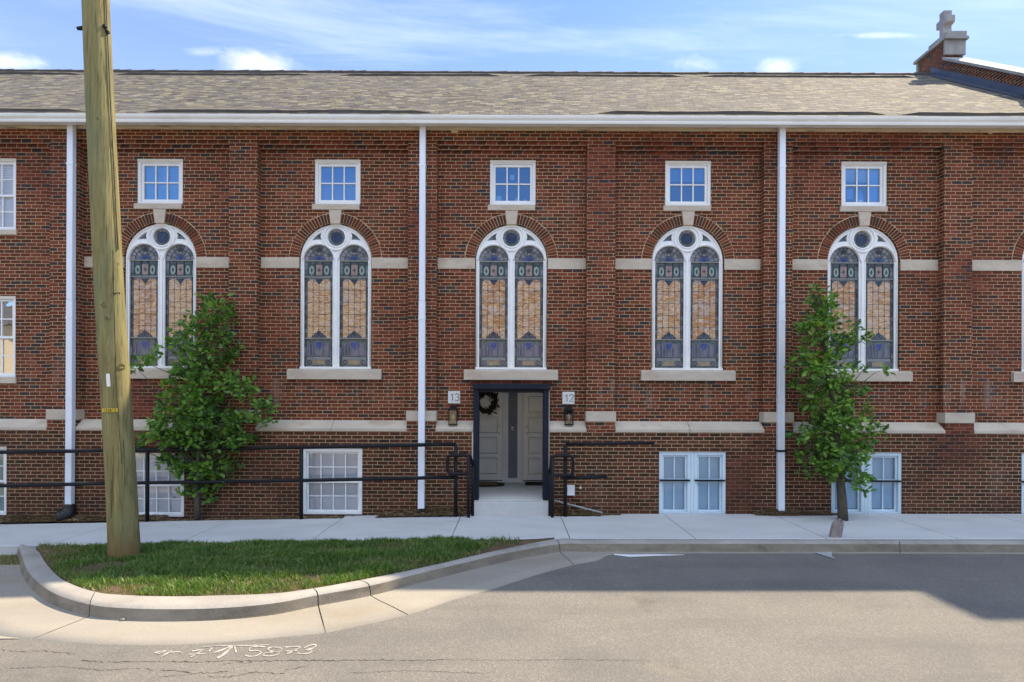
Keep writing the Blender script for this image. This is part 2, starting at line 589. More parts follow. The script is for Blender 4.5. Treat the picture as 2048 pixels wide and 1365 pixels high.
mottled('twig', (0.028, 0.022, 0.016), (0.05, 0.045, 0.028), 20.0, 0.9, 0.4)
mottled('white plastic', (0.72, 0.72, 0.70), (0.66, 0.66, 0.64), 4.0, 0.45, 0.05)
mottled('grey pipe', (0.38, 0.39, 0.40), (0.30, 0.31, 0.32), 5.0, 0.45, 0.1)
mottled('pebble', (0.30, 0.28, 0.20), (0.20, 0.19, 0.14), 20.0, 0.9, 0.4)
mottled('tan stucco', (0.72, 0.58, 0.38), (0.66, 0.53, 0.35), 1.0, 0.9, 0.2)
mottled('dark shingle', (0.10, 0.09, 0.085), (0.07, 0.065, 0.06), 5.0, 0.9, 0.4)
mottled('far ground', (0.10, 0.12, 0.05), (0.14, 0.14, 0.07), 0.6, 0.95, 0.4)
mottled('far pavement', (0.46, 0.43, 0.38), (0.42, 0.39, 0.34), 0.6, 0.95, 0.2)

# utility pole: treated pine, streaks along the grain, rusty foot
n = mat('pole wood')
co = n.coord('Object')
st = n.vm('MULTIPLY', co, (9.0, 9.0, 0.55))
g1 = n.noise(st, 2.2, 8.0, 0.68, 0.8)
g2 = n.noise(n.vm('MULTIPLY', co, (34.0, 34.0, 1.0)), 1.5, 5.0, 0.6, 0.4)
c_ = n.ramp(g1, [(0.25, (0.085, 0.075, 0.032)), (0.45, (0.185, 0.160, 0.066)), (0.62, (0.26, 0.225, 0.100)), (0.8, (0.36, 0.31, 0.155))])
c_ = n.mix(n.sstep(n.noise(n.vm('MULTIPLY', co, (2, 2, 0.5)), 1.2, 4.0), 0.45, 0.7, 0.0, 0.60), c_, (0.135, 0.155, 0.085))
c_ = n.mix(n.sstep(g2, 0.57, 0.70, 0.0, 0.75), c_, (0.06, 0.045, 0.020))
zc = n.sep(co)[2]
c_ = n.mix(n.sstep(n.m('ADD', zc, n.m('MULTIPLY', g1, 0.5)), 0.85, 0.15, 0.0, 0.75), c_, (0.17, 0.085, 0.022))
n.out(c_, 0.85, n.bump(n.m('ADD', n.m('MULTIPLY', g2, 0.9), g1), 0.9, 0.012), spec=0.2)

# asphalt shingles
n = mat('shingle')
co = n.coord('Object')
x, y, z = n.sep(co)[:3]
wv = n.m('MULTIPLY', n.m('SUBTRACT', n.noise(n.comb(x, 0.0, 0.0), 1.3, 4.0), 0.5), 0.05)
v = n.m('DIVIDE', n.m('ADD', n.m('MULTIPLY', y, 1.245), n.m('ADD', wv, 20.0)), 0.095)
row = n.m('FLOOR', v)
wn = n.new('ShaderNodeTexWhiteNoise', noise_dimensions='1D'); n.put(wn.inputs['W'], row)
uu = n.m('ADD', n.m('DIVIDE', x, 0.17), n.m('MULTIPLY', wn.outputs[0], 7.0))
cell = n.m('FLOOR', uu)
fu = n.m('FRACT', uu); fv = n.m('FRACT', v)
rn = n.new('ShaderNodeTexWhiteNoise', noise_dimensions='2D'); n.put(rn.inputs['Vector'], n.comb(cell, row, 0.0))
c_ = n.ramp(rn.outputs['Value'], [(0.0, (0.065, 0.060, 0.058)), (0.25, (0.105, 0.096, 0.084)), (0.45, (0.155, 0.138, 0.102)), (0.62, (0.120, 0.112, 0.118)), (0.84, (0.205, 0.178, 0.108)), (1.0, (0.27, 0.245, 0.195))])
c_ = n.mix(0.5, c_, n.ramp(n.noise(co, 120.0, 3.0, 0.7), [(0.25, (0.45, 0.45, 0.45)), (0.75, (1.5, 1.45, 1.4))]), 'MULTIPLY')
c_ = n.mix(n.sstep(n.noise(co, 0.35, 4.0), 0.4, 0.68, 0.0, 0.35), c_, (0.16, 0.145, 0.13))
gap = n.m('MULTIPLY', n.sstep(fv, 0.02, 0.36), n.sstep(fu, 0.0, 0.06))
c_ = n.mix(gap, (0.035, 0.032, 0.03), c_)
step_h = n.m('ADD', n.m('MULTIPLY', n.m('SUBTRACT', 1.0, fv), 0.9), n.m('ADD', n.m('MULTIPLY', rn.outputs['Value'], 0.5), n.m('MULTIPLY', gap, 0.5)))
n.out(c_, 0.92, n.bump(step_h, 0.7, 0.012), spec=0.15)

# asphalt road
n = mat('asphalt')
co = n.coord('Object')
vor = n.new('ShaderNodeTexVoronoi'); n.put(vor.inputs['Vector'], co); vor.inputs['Scale'].default_value = 85.0
stone = n.ramp(n.sep(vor.outputs['Color'])[0], [(0.0, (0.070, 0.068, 0.065)), (0.5, (0.145, 0.138, 0.126)), (0.85, (0.20, 0.19, 0.17)), (1.0, (0.34, 0.31, 0.27))])
c_ = n.mix(0.30, (0.168, 0.156, 0.138), stone)
c_ = n.mix(n.sstep(n.noise(co, 0.7, 5.0, 0.6), 0.40, 0.70, 0.0, 0.45), c_, (0.098, 0.096, 0.093))
c_ = n.mix(n.sstep(n.noise(n.vm('ADD', co, (3, 9, 1)), 1.9, 6.0, 0.7), 0.58, 0.75, 0.0, 0.35), c_, (0.20, 0.175, 0.13))
c_ = n.mix(n.sstep(n.noise(n.vm('MULTIPLY', co, (0.25, 2.2, 1.0)), 1.0, 5.0, 0.6), 0.48, 0.66, 0.0, 0.32), c_, (0.105, 0.100, 0.094))
c_ = n.mix(n.sstep(n.noise(n.vm('ADD', co, (31, 7, 0)), 1.1, 3.0, 0.5), 0.66, 0.74, 0.0, 0.45), c_, (0.07, 0.066, 0.062))
n.out(c_, 0.92, n.bump(n.m('ADD', vor.outputs['Distance'], n.noise(co, 130.0, 2.0)), 0.4, 0.008), spec=0.2)


# glass
def pane_material(name, tint, refl, gtint=(0.92, 0.96, 1.0)):
    n = mat(name)
    gl = n.new('ShaderNodeBsdfGlossy'); gl.inputs['Roughness'].default_value = 0.015
    gl.inputs['Color'].default_value = (*gtint, 1)
    n.put(gl.inputs['Normal'], n.bump(n.noise(n.coord('Object'), 2.2, 2.0), 0.10, 0.02))
    tr = n.new('ShaderNodeBsdfTransparent'); tr.inputs['Color'].default_value = (*tint, 1)
    fr = n.new('ShaderNodeFresnel'); fr.inputs['IOR'].default_value = 1.5
    fac = n.m('ADD', fr.outputs[0], refl, clamp=True)
    mx = n.new('ShaderNodeMixShader')
    n.link(fac, mx.inputs[0]); n.link(tr.outputs[0], mx.inputs[1]); n.link(gl.outputs[0], mx.inputs[2])
    o = n.new('ShaderNodeOutputMaterial'); n.link(mx.outputs[0], o.inputs[0])


pane_material('sky pane', (0.60, 0.80, 1.0), 0.34, (0.62, 0.82, 1.0))
pane_material('clear pane', (0.97, 0.985, 1.0), 0.05)
pane_material('mirror pane', (0.6, 0.6, 0.6), 0.55)


def stained(name, stops, scale=5.0, stretch=(1, 1, 1), dist=2.0, rough=0.22, spread=0.0):
    n = mat(name)
    co = n.coord('Object')
    rnd = n.new('ShaderNodeObjectInfo').outputs['Random']
    p = n.vm('ADD', n.vm('MULTIPLY', co, stretch), n.comb(n.m('MULTIPLY', rnd, 37.0), 0.0, n.m('MULTIPLY', rnd, 91.0)))
    f1 = n.noise(p, scale, 6.0, 0.62, dist)
    gi = n.new('ShaderNodeNewGeometry').outputs['Random Per Island']
    f1 = n.m('ADD', f1, n.m('MULTIPLY', n.m('SUBTRACT', gi, 0.5), spread), clamp=True)
    if name == 'amber glass':
        f1 = n.m('ADD', f1, n.m('MULTIPLY', n.m('SUBTRACT', rnd, 0.45), 0.16), clamp=True)
    c = n.ramp(f1, stops)
    if name == 'amber glass':
        sm = n.noise(n.vm('ADD', p, (5.0, 2.0, 1.0)), 3.0, 5.0, 0.6, 1.5)
        c = n.mix(n.sstep(sm, 0.48, 0.66, 0.0, 0.55), c, n.ramp(rnd, [(0.0, (0.45, 0.40, 0.38)), (0.5, (0.36, 0.33, 0.37)), (1.0, (0.48, 0.30, 0.15))]))
        c = n.mix(n.sstep(n.noise(n.vm('MULTIPLY', p, (1.0, 1.0, 2.0)), 9.0, 4.0, 0.6), 0.46, 0.70, 0.0, 0.70), c, (0.17, 0.085, 0.035))
        c = n.mix(n.sstep(n.noise(n.vm('ADD', p, (9.0, 1.0, 4.0)), 2.2, 4.0, 0.6, 2.0), 0.54, 0.66, 0.0, 0.45), c, (0.46, 0.44, 0.46))
    n.out(c, rough, n.bump(f1, 0.25, 0.006), spec=0.5)


stained('amber glass', [(0.20, (0.20, 0.065, 0.014)), (0.32, (0.48, 0.19, 0.040)), (0.41, (0.34, 0.20, 0.11)), (0.48, (0.58, 0.28, 0.075)), (0.55, (0.64, 0.51, 0.36)), (0.62, (0.40, 0.19, 0.065)), (0.70, (0.60, 0.42, 0.24)), (0.84, (0.52, 0.48, 0.48))],
        3.4, (1.0, 1, 2.4), 3.6, spread=0.14)
stained('border glass', [(0.3, (0.055, 0.065, 0.072)), (0.5, (0.11, 0.13, 0.13)), (0.7, (0.19, 0.21, 0.23))], 14.0, (1, 1, 1), 1.0, spread=0.5)
stained('head glass', [(0.3, (0.10, 0.105, 0.10)), (0.5, (0.19, 0.19, 0.185)), (0.7, (0.26, 0.245, 0.27))], 7.0, (1, 1, 1), 1.5, spread=0.5)
stained('green glass', [(0.3, (0.14, 0.22, 0.17)), (0.55, (0.25, 0.34, 0.28)), (0.75, (0.32, 0.38, 0.38))], 10.0, spread=0.4)
stained('rose glass', [(0.3, (0.20, 0.13, 0.115)), (0.55, (0.30, 0.20, 0.17)), (0.75, (0.33, 0.26, 0.27))], 10.0, spread=0.3)
stained('blue glass', [(0.3, (0.022, 0.034, 0.13)), (0.6, (0.045, 0.075, 0.26)), (0.8, (0.10, 0.17, 0.38))], 8.0)
stained('navy glass', [(0.3, (0.018, 0.024, 0.045)), (0.6, (0.032, 0.042, 0.075)), (0.8, (0.07, 0.08, 0.13))], 6.0, spread=0.2)
stained('violet glass', [(0.28, (0.035, 0.045, 0.08)), (0.5, (0.085, 0.085, 0.135)), (0.72, (0.16, 0.15, 0.20))], 4.0, (1, 1, 0.6), spread=0.5)
stained('olive glass', [(0.3, (0.17, 0.13, 0.09)), (0.6, (0.28, 0.23, 0.15)), (0.8, (0.30, 0.26, 0.22))], 6.0)
mottled('lead', (0.075, 0.077, 0.08), (0.045, 0.047, 0.05), 20.0, 0.5, 0.2)
mottled('pale lead', (0.26, 0.26, 0.24), (0.18, 0.18, 0.17), 20.0, 0.5, 0.2)

n = mat('lamp filament')
p_ = n.out((0.40, 0.31, 0.17), 0.2)
p_.inputs['Emission Color'].default_value = (1.0, 0.68, 0.30, 1)
p_.inputs['Emission Strength'].default_value = 0.0


def leaf_material(name, stops, trans):
    n = mat(name)
    co = n.coord('Object')
    gi = n.new('ShaderNodeNewGeometry').outputs['Random Per Island']
    big = n.noise(co, 2.4, 3.0)
    f1 = n.m('ADD', n.m('MULTIPLY', gi, 0.65), n.m('MULTIPLY', n.m('SUBTRACT', big, 0.3), 0.8), clamp=True)
    c = n.ramp(f1, stops)
    d = n.new('ShaderNodeBsdfPrincipled'); n.put(d.inputs['Base Color'], c)
    d.inputs['Roughness'].default_value = 0.45; d.inputs['Specular IOR Level'].default_value = 0.35
    t = n.new('ShaderNodeBsdfTranslucent'); n.put(t.inputs['Color'], n.mix(1.0, c, (1.5, 1.7, 0.5), 'MULTIPLY'))
    mx = n.new('ShaderNodeMixShader'); mx.inputs[0].default_value = trans
    n.link(d.outputs[0], mx.inputs[1]); n.link(t.outputs[0], mx.inputs[2])
    o = n.new('ShaderNodeOutputMaterial'); n.link(mx.outputs[0], o.inputs[0])


leaf_material('oak leaf', [(0.0, (0.022, 0.055, 0.013)), (0.28, (0.055, 0.130, 0.025)), (0.58, (0.125, 0.245, 0.040)), (0.82, (0.22, 0.36, 0.058)), (1.0, (0.33, 0.45, 0.085))], 0.36)
leaf_material('grass blade', [(0.0, (0.036, 0.088, 0.016)), (0.35, (0.070, 0.145, 0.028)), (0.7, (0.15, 0.225, 0.050)), (1.0, (0.30, 0.30, 0.10))], 0.3)
leaf_material('dry blade', [(0.0, (0.12, 0.12, 0.045)), (0.5, (0.22, 0.20, 0.08)), (1.0, (0.34, 0.28, 0.13))], 0.25)
leaf_material('straw', [(0.0, (0.09, 0.055, 0.03)), (0.5, (0.20, 0.135, 0.07)), (1.0, (0.38, 0.28, 0.16))], 0.05)

# ================================================================== GROUND
XL, XR = -40.0, 40.0
mb = MB()
mb.poly([(-400, -400, -1.2), (400, -400, -1.2), (400, 400, -1.2), (-400, 400, -1.2)])
structure(mb.build('ground', 'far ground'))

KH = 0.135
# road sheet that follows the fall of the street
xs = [XL, -20, -14, -10, -8, -6, -4, -2.5, -1.0, 1, 4, 8, 14, 24, XR]
mb = MB()
rows = []
for y in (-1.85, -4.0, -7.0, -12.5):
    rows.append([(x, y, zs(x) - KH - 0.022 + (0.03 if y == -7.0 else 0)) for x in xs])
mb.loft(rows[::-1], smooth=True)
structure(mb.build('road', 'asphalt'))

# the other side of the street: a sunlit forecourt
mb = MB()
mb.loft([[(x, -60, zs(x) - 0.02) for x in xs], [(x, -12.5, zs(x) - 0.02) for x in xs], [(x, -12.49, zs(x) - 0.25) for x in xs]], smooth=False)
structure(mb.build('far_pavement', 'far pavement'))
# ground behind / beside the church
mb = MB()
mb.poly([(-60, 7.6, -0.2), (60, 7.6, -0.2), (60, 120, -0.2), (-60, 120, -0.2)])
structure(mb.build('yard_ground', 'far ground'))

# ------------------------------------------------------------------ kerb and gutter
KR = [  # kerb back edge, gutter line, outer edge of the gutter pan (pixels of the photograph)
    ((60, 1094), (30, 1104), (-170, 1112)), ((77, 1104), (37, 1124), (-160, 1150)), ((94, 1130), (52, 1165), (-130, 1215)), ((126, 1160), (100, 1207), (-50, 1262)),
    ((190, 1184), (178, 1233), (57, 1281)), ((260, 1191), (255, 1241), (190, 1295)), ((350, 1193), (350, 1243), (315, 1298)),
    ((450, 1191), (450, 1240), (430, 1292)), ((550, 1187), (548, 1230), (545, 1279)), ((627, 1177), (637, 1212), (651, 1266)),
    ((718, 1161), (742, 1192), (815, 1229)), ((810, 1143), (832, 1168), (905, 1199)), ((900, 1123), (920, 1146), (985, 1177)),
    ((1000, 1100), (1020, 1122), (1080, 1147)), ((1108, 1079), (1120, 1104.5), (1147, 1129)), ((1160, 1078), (1166, 1104), (1195, 1120)),
    ((1230, 1078), (1232, 1104), (1237, 1107)), ((1400, 1078.2), (1400, 1104), (1402, 1106)), ((1797, 1079.5), (1800, 1104.5), (1801, 1106.5)),
    ((2200, 1081), (2204, 1106), (2206, 1108)), ((4200, 1089), (4212, 1113), (4216, 1115))]
JOINT_ROWS = (4, 9, 10, 14, 18)
A = [G(*r[0], 0.0) for r in KR]
C = [G(*r[1], -KH) for r in KR]
Dp = [G(*r[2], -KH - 0.012) for r in KR]


def cr(p0, p1, p2, p3, t):
    return 0.5 * ((2 * p1) + (-p0 + p2) * t + (2 * p0 - 5 * p1 + 4 * p2 - p3) * t * t + (-p0 + 3 * p1 - 3 * p2 + p3) * t ** 3)


def along(L, s):
    k = min(int(s), len(L) - 2)
    t = s - k
    p = [L[max(k - 1, 0)], L[k], L[k + 1], L[min(k + 2, len(L) - 1)]]
    if k >= 16:
        return L[k].lerp(L[k + 1], t)
    return cr(*p, t)


def kerb_row(s, drop=0.0):
    a, c, d = along(A, s), along(C, s), along(Dp, s)
    a.z = zs(a.x); c.z = zs(c.x) - KH; d.z = zs(d.x) - KH - 0.014
    h = c.z - a.z
    out = []
    for fx, fz in ((0, 0.0), (0.38, 0.0), (0.60, 0.02), (0.76, 0.085), (0.865, 0.24), (0.93, 0.58), (0.965, 0.85), (1.0, 1.0)):
        q = a.lerp(c, fx); q.z = a.z + h * fz - drop
        out.append(q)
    e = c.lerp(d, 0.25); e.z = c.z - 0.006 - drop
    d.z -= drop
    return out, [out[-1].copy(), e, c.lerp(d, 0.6) + Vector((0, 0, 0.001)), d, d - Vector((0, 0, 0.05))]


def kerb_ranges():
    js = [0.0] + [float(j) for j in JOINT_ROWS] + [len(KR) - 1.0]
    return list(zip(js, js[1:]))


kerb, pan = MB(), MB()
for s0, s1 in kerb_ranges():
    def par(s, end):       # keep a joint of about a centimetre
        k = min(int(s), len(A) - 2)
        gap = 0.005 / max((A[k + 1] - A[k]).length, 0.1)
        return s + gap * end
    lo = par(s0, 1) if s0 > 0 else 0.0
    hi = par(s1 - 1e-6, -1) if s1 < len(KR) - 1 else s1
    m = max(4, int((hi - lo) * 10))
    kr, pr = [], []
    for q in range(m + 1):
        a, b = kerb_row(lo + (hi - lo) * q / m)
        kr.append(a); pr.append(b)
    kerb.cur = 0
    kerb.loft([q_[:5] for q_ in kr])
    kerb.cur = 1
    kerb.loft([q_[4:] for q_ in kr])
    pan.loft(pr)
structure(kerb.build('kerb', ['concrete kerb', 'shaded grimy kerb']))
structure(pan.build('gutter_pavement', 'concrete pan'))
bed = MB()
rowsb = []
for q in range(181):
    a, b = kerb_row((len(KR) - 1) * q / 180.0, 0.022)
    rowsb.append(a + b[1:4])
bed.loft(rowsb)
structure(bed.build('kerb_ground', 'joint dirt'))

# concrete apron to the left of the kerb
mb = MB()
ap = []
for s in [q / 6 for q in range(0, 24)]:
    d = along(Dp, s); d.z = zs(d.x) - KH - 0.006
    ap.append([Vector((-16, d.y, zs(-16) - KH - 0.006)), Vector((-10, d.y, zs(-10) - KH - 0.006)), d + Vector((0.02, 0, 0))])
d0 = ap[0]
mb.loft([[p + Vector((0, 0.3, 0)) for p in d0]] + ap)
structure(mb.build('driveway', 'concrete pan'))

# ------------------------------------------------------------------ pavement slabs
Y_BACK, Y_FRONT = -0.21, -1.935
mb = MB()
cuts = [XL, -12.0, -10.2, -8.35, -6.5, -4.68, -2.82, -0.85, 0.82, 2.58, 4.42, 6.25, 8.1, 10.0, 12.0, XR]
for a, b in zip(cuts, cuts[1:]):
    g = 0.006
    yb = -0.42 if b < -1.0 else Y_BACK
    sub = [a + g, (a + b) / 2, b - g]
    if b < -6:
        yb = -0.46
    rows = []
    for y, dz in ((yb, -0.10), (yb, 0.0), (Y_FRONT + 0.012, 0.0), (Y_FRONT, -0.010), (Y_FRONT, -0.16)):
        rows.append([(x, y, zs(x) + dz) for x in sub])
    mb.loft(rows[::-1], smooth=False)
    for x in (a + g, b - g):
        mb.poly([(x, yb, zs(x)), (x, Y_FRONT, zs(x)), (x, Y_FRONT, zs(x) - .1), (x, yb, zs(x) - .1)])
structure(mb.build('sidewalk', 'concrete walk'))
mb = MB()
mb.loft([[(x, Y_FRONT + 0.02, zs(x) - 0.02) for x in xs], [(x, Y_BACK + 0.05, zs(x) - 0.02) for x in xs]], smooth=False)
structure(mb.build('sidewalk_ground', 'joint dirt'))
# planting bed soil along the wall on the left of the door
mb = MB()
def bed_h(x, y):
    t = (y + 0.44) / 0.26
    h = 0.02 + 0.035 * t
    h += 0.07 * t * math.exp(-((x + 1.15) / 0.42) ** 2)
    h += 0.05 * t * math.exp(-((x + 8.2) / 1.3) ** 2)
    return zs(x) + h * (0.35 if -5.9 < x < -2.2 else 1.0) - (0.03 if -5.9 < x < -2.2 else 0)
bx = [-14 + 0.1 * k for k in range(134)]
bx = [x for x in bx if x < -0.72]
mb.loft([[(x, y, bed_h(x, y) + rng.normal(0, 0.006)) for x in bx] for y in (-0.44, -0.37, -0.30, -0.24, -0.17)])
structure(mb.build('bed_ground', 'mulch bed'))
mb = MB()
def bed_r(x, y):
    t = (y + 0.44) / 0.26
    return zs(x) + 0.004 + t * (0.10 * math.exp(-((x - 0.75) / 0.55) ** 2) + 0.10 * math.exp(-((x - 4.55) / 0.35) ** 2) + 0.03 * math.exp(-((x - 5.0) / 0.4) ** 2))
for xa, xb in ((0.70, 1.85), (4.1, 5.6)):
    bx2 = [xa + (xb - xa) * k / 16 for k in range(17)]
    mb.loft([[(x, y, bed_r(x, y) - (0.02 if y < -0.36 else 0)) for x in bx2] for y in (-0.44, -0.37, -0.30, -0.24, -0.17)])
structure(mb.build('bed_ground', 'mulch bed'))


def blades(name, mats, pts, hts, wid, lean, seed, flat=False):
    """one mesh of many narrow two-segment blades"""
    r = np.random.default_rng(seed)
    N = len(pts)
    ang = r.uniform(0, 2 * np.pi, N)
    la = r.uniform(0, 2 * np.pi, N)
    ln = r.uniform(0.2, 1.0, N) * lean
    dirw = np.stack([np.cos(ang), np.sin(ang), np.zeros(N)], 1) * (wid * r.uniform(0.7, 1.3, N))[:, None]
    up = np.zeros((N, 3)); up[:, 2] = hts
    ld = np.stack([np.cos(la), np.sin(la), np.zeros(N)], 1) * (hts * ln)[:, None]
    if flat:
        up[:, 2] = r.uniform(0.0, 0.35, N) * hts
        ld = np.stack([np.cos(la), np.sin(la), np.zeros(N)], 1) * hts[:, None]
        dirw = np.stack([-np.sin(la), np.cos(la), r.uniform(-.5, .5, N)], 1) * wid
    p0 = pts - dirw; p1 = pts + dirw
    mid = pts + up * 0.6 + ld * (0.35 if not flat else 0.5)
    p2 = mid - dirw * 0.8; p3 = mid + dirw * 0.8
    tip = pts + up * (0.95 if not flat else 0.7) + ld
    V = np.stack([p0, p1, p2, p3, tip], 1).reshape(-1, 3)
    base = (np.arange(N) * 5)[:, None]
    quads = base + np.array([[0, 1, 3, 2]])
    tris = base + np.array([[2, 3, 4]])
    me = bpy.data.meshes.new(name)
    me.vertices.add(len(V)); me.vertices.foreach_set('co', V.ravel())
    loops = np.concatenate([quads, tris], 1).ravel()
    me.loops.add(len(loops)); me.loops.foreach_set('vertex_index', loops)
    starts = np.stack([np.arange(N) * 7, np.arange(N) * 7 + 4], 1).ravel()
    me.polygons.add(2 * N)
    me.polygons.foreach_set('loop_start', starts)
    me.polygons.foreach_set('loop_total', np.tile([4, 3], N))
    for m_ in mats:
        me.materials.append(MATS[m_])
    me.update(calc_edges=True)
    me.validate()
    o = bpy.data.objects.new(name, me)
    COL.objects.link(o)
    return o, N


# grass verge between pavement and kerb
edge = [along(A, q / 8) for q in range(4, 14 * 8 + 1)]
edge_xy = np.array([(p.x, p.y) for p in edge])


def verge_front(x):
    """smallest y of the verge at x (back edge of the kerb)"""
    best = None
    for (xa, ya), (xb, yb) in zip(edge_xy[:-1], edge_xy[1:]):
        if min(xa, xb) <= x <= max(xa, xb) and abs(xb - xa) > 1e-6:
            y = ya + (yb - ya) * (x - xa) / (xb - xa)
            best = y if best is None else min(best, y)
    return best


vx0, vx1 = edge_xy[:, 0].min() + 0.01, 0.60
mb = MB()
cols = []
gxs = np.linspace(vx0, vx1, 120)
for x in gxs:
    f0 = verge_front(x)
    if f0 is None:
        f0 = Y_FRONT - 0.02
    f0 = min(f0, Y_FRONT - 0.02)
    cols.append([(x, f0 + (Y_FRONT + 0.01 - f0) * t, zs(x) - 0.018 + 0.035 * math.sin(math.pi * t)) for t in (0, 0.25, 0.5, 0.75, 1)])
mb.loft([[c[k] for c in cols] for k in range(5)])
structure(mb.build('verge_ground', 'soil'))

pts, hts = [], []
pd, hd = [], []
from mathutils import noise as mnoise
POLE_B = G(248, 1117, -0.01)
cand = rng.uniform((vx0, -4.4), (vx1, Y_FRONT), (210000, 2))
fr = {}
fx_tab = np.array([verge_front(x) or (Y_FRONT - 0.01) for x in gxs])
ff = np.interp(cand[:, 0], gxs, fx_tab)
cand = cand[(cand[:, 1] > ff + 0.025) & (cand[:, 1] < Y_FRONT - 0.015)]
for (x, y) in cand[:100000]:
    f0 = np.interp(x, gxs, fx_tab)
    t = (y - f0) / max(Y_FRONT - f0, 0.05)
    z = zs(x) - 0.022 + 0.035 * math.sin(math.pi * t)
    nz = mnoise.noise(Vector((x * 1.6, y * 3.0, 2.0)))
    n2 = mnoise.noise(Vector((x * 7.0, y * 9.0, 5.0)))
    dens = 0.66 + 0.80 * nz + 0.55 * n2 + (0.12 if y > -3.2 else -0.05)
    if x < vx0 + 1.2:
        dens -= 0.75 * (1 - (x - vx0) / 1.2)      # thin, worn corner
    if x > -0.75:
        dens -= 1.0 * min((x + 0.75) / 0.8, 1)
    if math.hypot((x - POLE_B.x) / 1.3, y - (POLE_B.y - 0.45)) < 0.22 or math.hypot((x - POLE_B.x - .95) / 1.5, y - (POLE_B.y + 0.06)) < 0.12:
        dens -= 0.7
    if (y - f0) < 0.08:
        dens -= 0.15
    if rng.random() > dens:
        continue
    dry = 0.10 + 0.45 * max(0.0, -nz) + 0.25 * max(0, n2) + (0.45 if x < vx0 + 0.9 else 0) + 0.40 * max(0.0, 1 - (y - f0) / 0.35)  # extra dry blades along the kerb stand in for its sunlit yellow
    if rng.random() < dry:
        pd.append((x, y, z)); hd.append(rng.uniform(0.02, 0.05))
    else:
        pts.append((x, y, z)); hts.append(rng.uniform(0.03, 0.075) * (1.0 + 0.7 * nz + 0.4 * n2))
o, _ = blades('grass', ['grass blade'], np.array(pts), np.array(hts), 0.0042, 0.95, 3)
tag(o, kind='stuff', label='mown green grass on the verge around the pole', cat='grass')
# a pocket of dry grass left of the kerb
for _ in range(800):
    p = G(rng.uniform(0, 44), rng.uniform(1112, 1130), -KH + 0.005)
    pd.append(tuple(p)); hd.append(rng.uniform(0.015, 0.04))
o, _ = blades('dry_grass', ['dry blade'], np.array(pd), np.array(hd), 0.004, 0.95, 4)
tag(o, kind='stuff', label='straw coloured dead blades among the verge grass', cat='dry grass')
# pine-straw mulch
pm, hm = [], []
for _ in range(9000):
    x = rng.uniform(-10.5, -0.74); y = rng.uniform(-0.43, -0.20)
    if -5.9 < x < -2.2 and rng.random() < 0.8:
        continue
    pm.append((x, y, bed_h(x, y) + 0.004)); hm.append(rng.uniform(0.04, 0.11))
for _ in range(1500):
    x = rng.uniform(0.74, 1.5); y = rng.uniform(-0.40, -0.21)
    pm.append((x, y, bed_r(x, y) + 0.004)); hm.append(rng.uniform(0.03, 0.08))
for _ in range(700):
    x = rng.uniform(4.2, 5.4); y = rng.uniform(-0.36, -0.21)
    pm.append((x, y, bed_r(x, y) + 0.004)); hm.append(rng.uniform(0.03, 0.08))
o, _ = blades('mulch', ['straw'], np.array(pm), np.array(hm), 0.0075, 1.0, 5, flat=True)
tag(o, kind='stuff', label='loose brown straw mulch along the foot of the wall', cat='mulch')

# ------------------------------------------------------------------ road cracks and spray marks
def px_line(pts, ox=280, oy=1260, k=5.12):
    return [(ox + x / k, oy + y / k) for x, y in pts]


def jag(pts, seed, amp=1.0, step=5.0):
    r = random.Random(seed)
    out = []
    for (x0, y0), (x1, y1) in zip(pts, pts[1:]):
        n_ = max(2, int(math.hypot(x1 - x0, y1 - y0) / step))
        for q in range(n_):
            t = q / n_
            out.append((x0 + (x1 - x0) * t + r.uniform(-.4, .4), y0 + (y1 - y0) * t + r.uniform(-amp, amp)))
    out.append(pts[-1])
    return out


RZ = -KH - 0.022 + 0.0045
def road_z(p):
    """height of the road sheet under a point"""
    ys = (-12.5, -7.0, -4.0, -1.85); cs = (0, 0.03, 0, 0)
    return zs(p.x) - KH - 0.022 + float(np.interp(p.y, ys, cs))
def on_road(px, py, lift=0.0035):
    p = G(px, py, RZ)
    p.z = road_z(p)
    # keep the point on the same sight line after the lift
    d = Vector((p.x, p.y + D0, p.z - CZ)); 
    p.z += lift
    return p


mb = MB()
cr_lines = [(px_line([(0, 340), (300, 335), (560, 345), (900, 330), (1300, 330), (1700, 328), (2030, 330)]), .9), (px_line([(860, 365), (1000, 350), (1150, 350)]), .6),
            (px_line([(200, 430), (400, 435), (520, 465), (740, 455), (900, 440)]), .8), (px_line([(200, 500), (340, 490), (540, 470)]), .5),
            (px_line([(700, 500), (830, 505), (980, 490), (1180, 450), (1300, 455), (1380, 470), (1480, 465)]), .8),
            (px_line([(1480, 415), (1600, 410), (1740, 380)]), .6), (px_line([(50, 410), (150, 435)]), .5), (px_line([(-600, 330), (-300, 345), (0, 340)]), .7),
            ([(676, 1324), (760, 1323), (850, 1324), (900, 1322)], .7), ([(900, 1322), (1000, 1324), (1150, 1322), (1300, 1325)], .4),
            ([(0, 1302), (40, 1306), (90, 1304), (150, 1311)], .6), ([(20, 1340), (120, 1336), (200, 1344), (280, 1340)], .6), ([(700, 1350), (820, 1345), (960, 1350)], .5)]
for i, (ln, wd) in enumerate(cr_lines):
    q = jag(ln, i, 1.3)
    mb.ribbon([on_road(x, y) for x, y in q], [max(0.002, 0.009 * wd * random.uniform(0.3, 1.3)) for _ in q])
o = structure(mb.build('road_cracks', 'joint dirt'))  # cracks in the asphalt, laid as thin dark ribbons

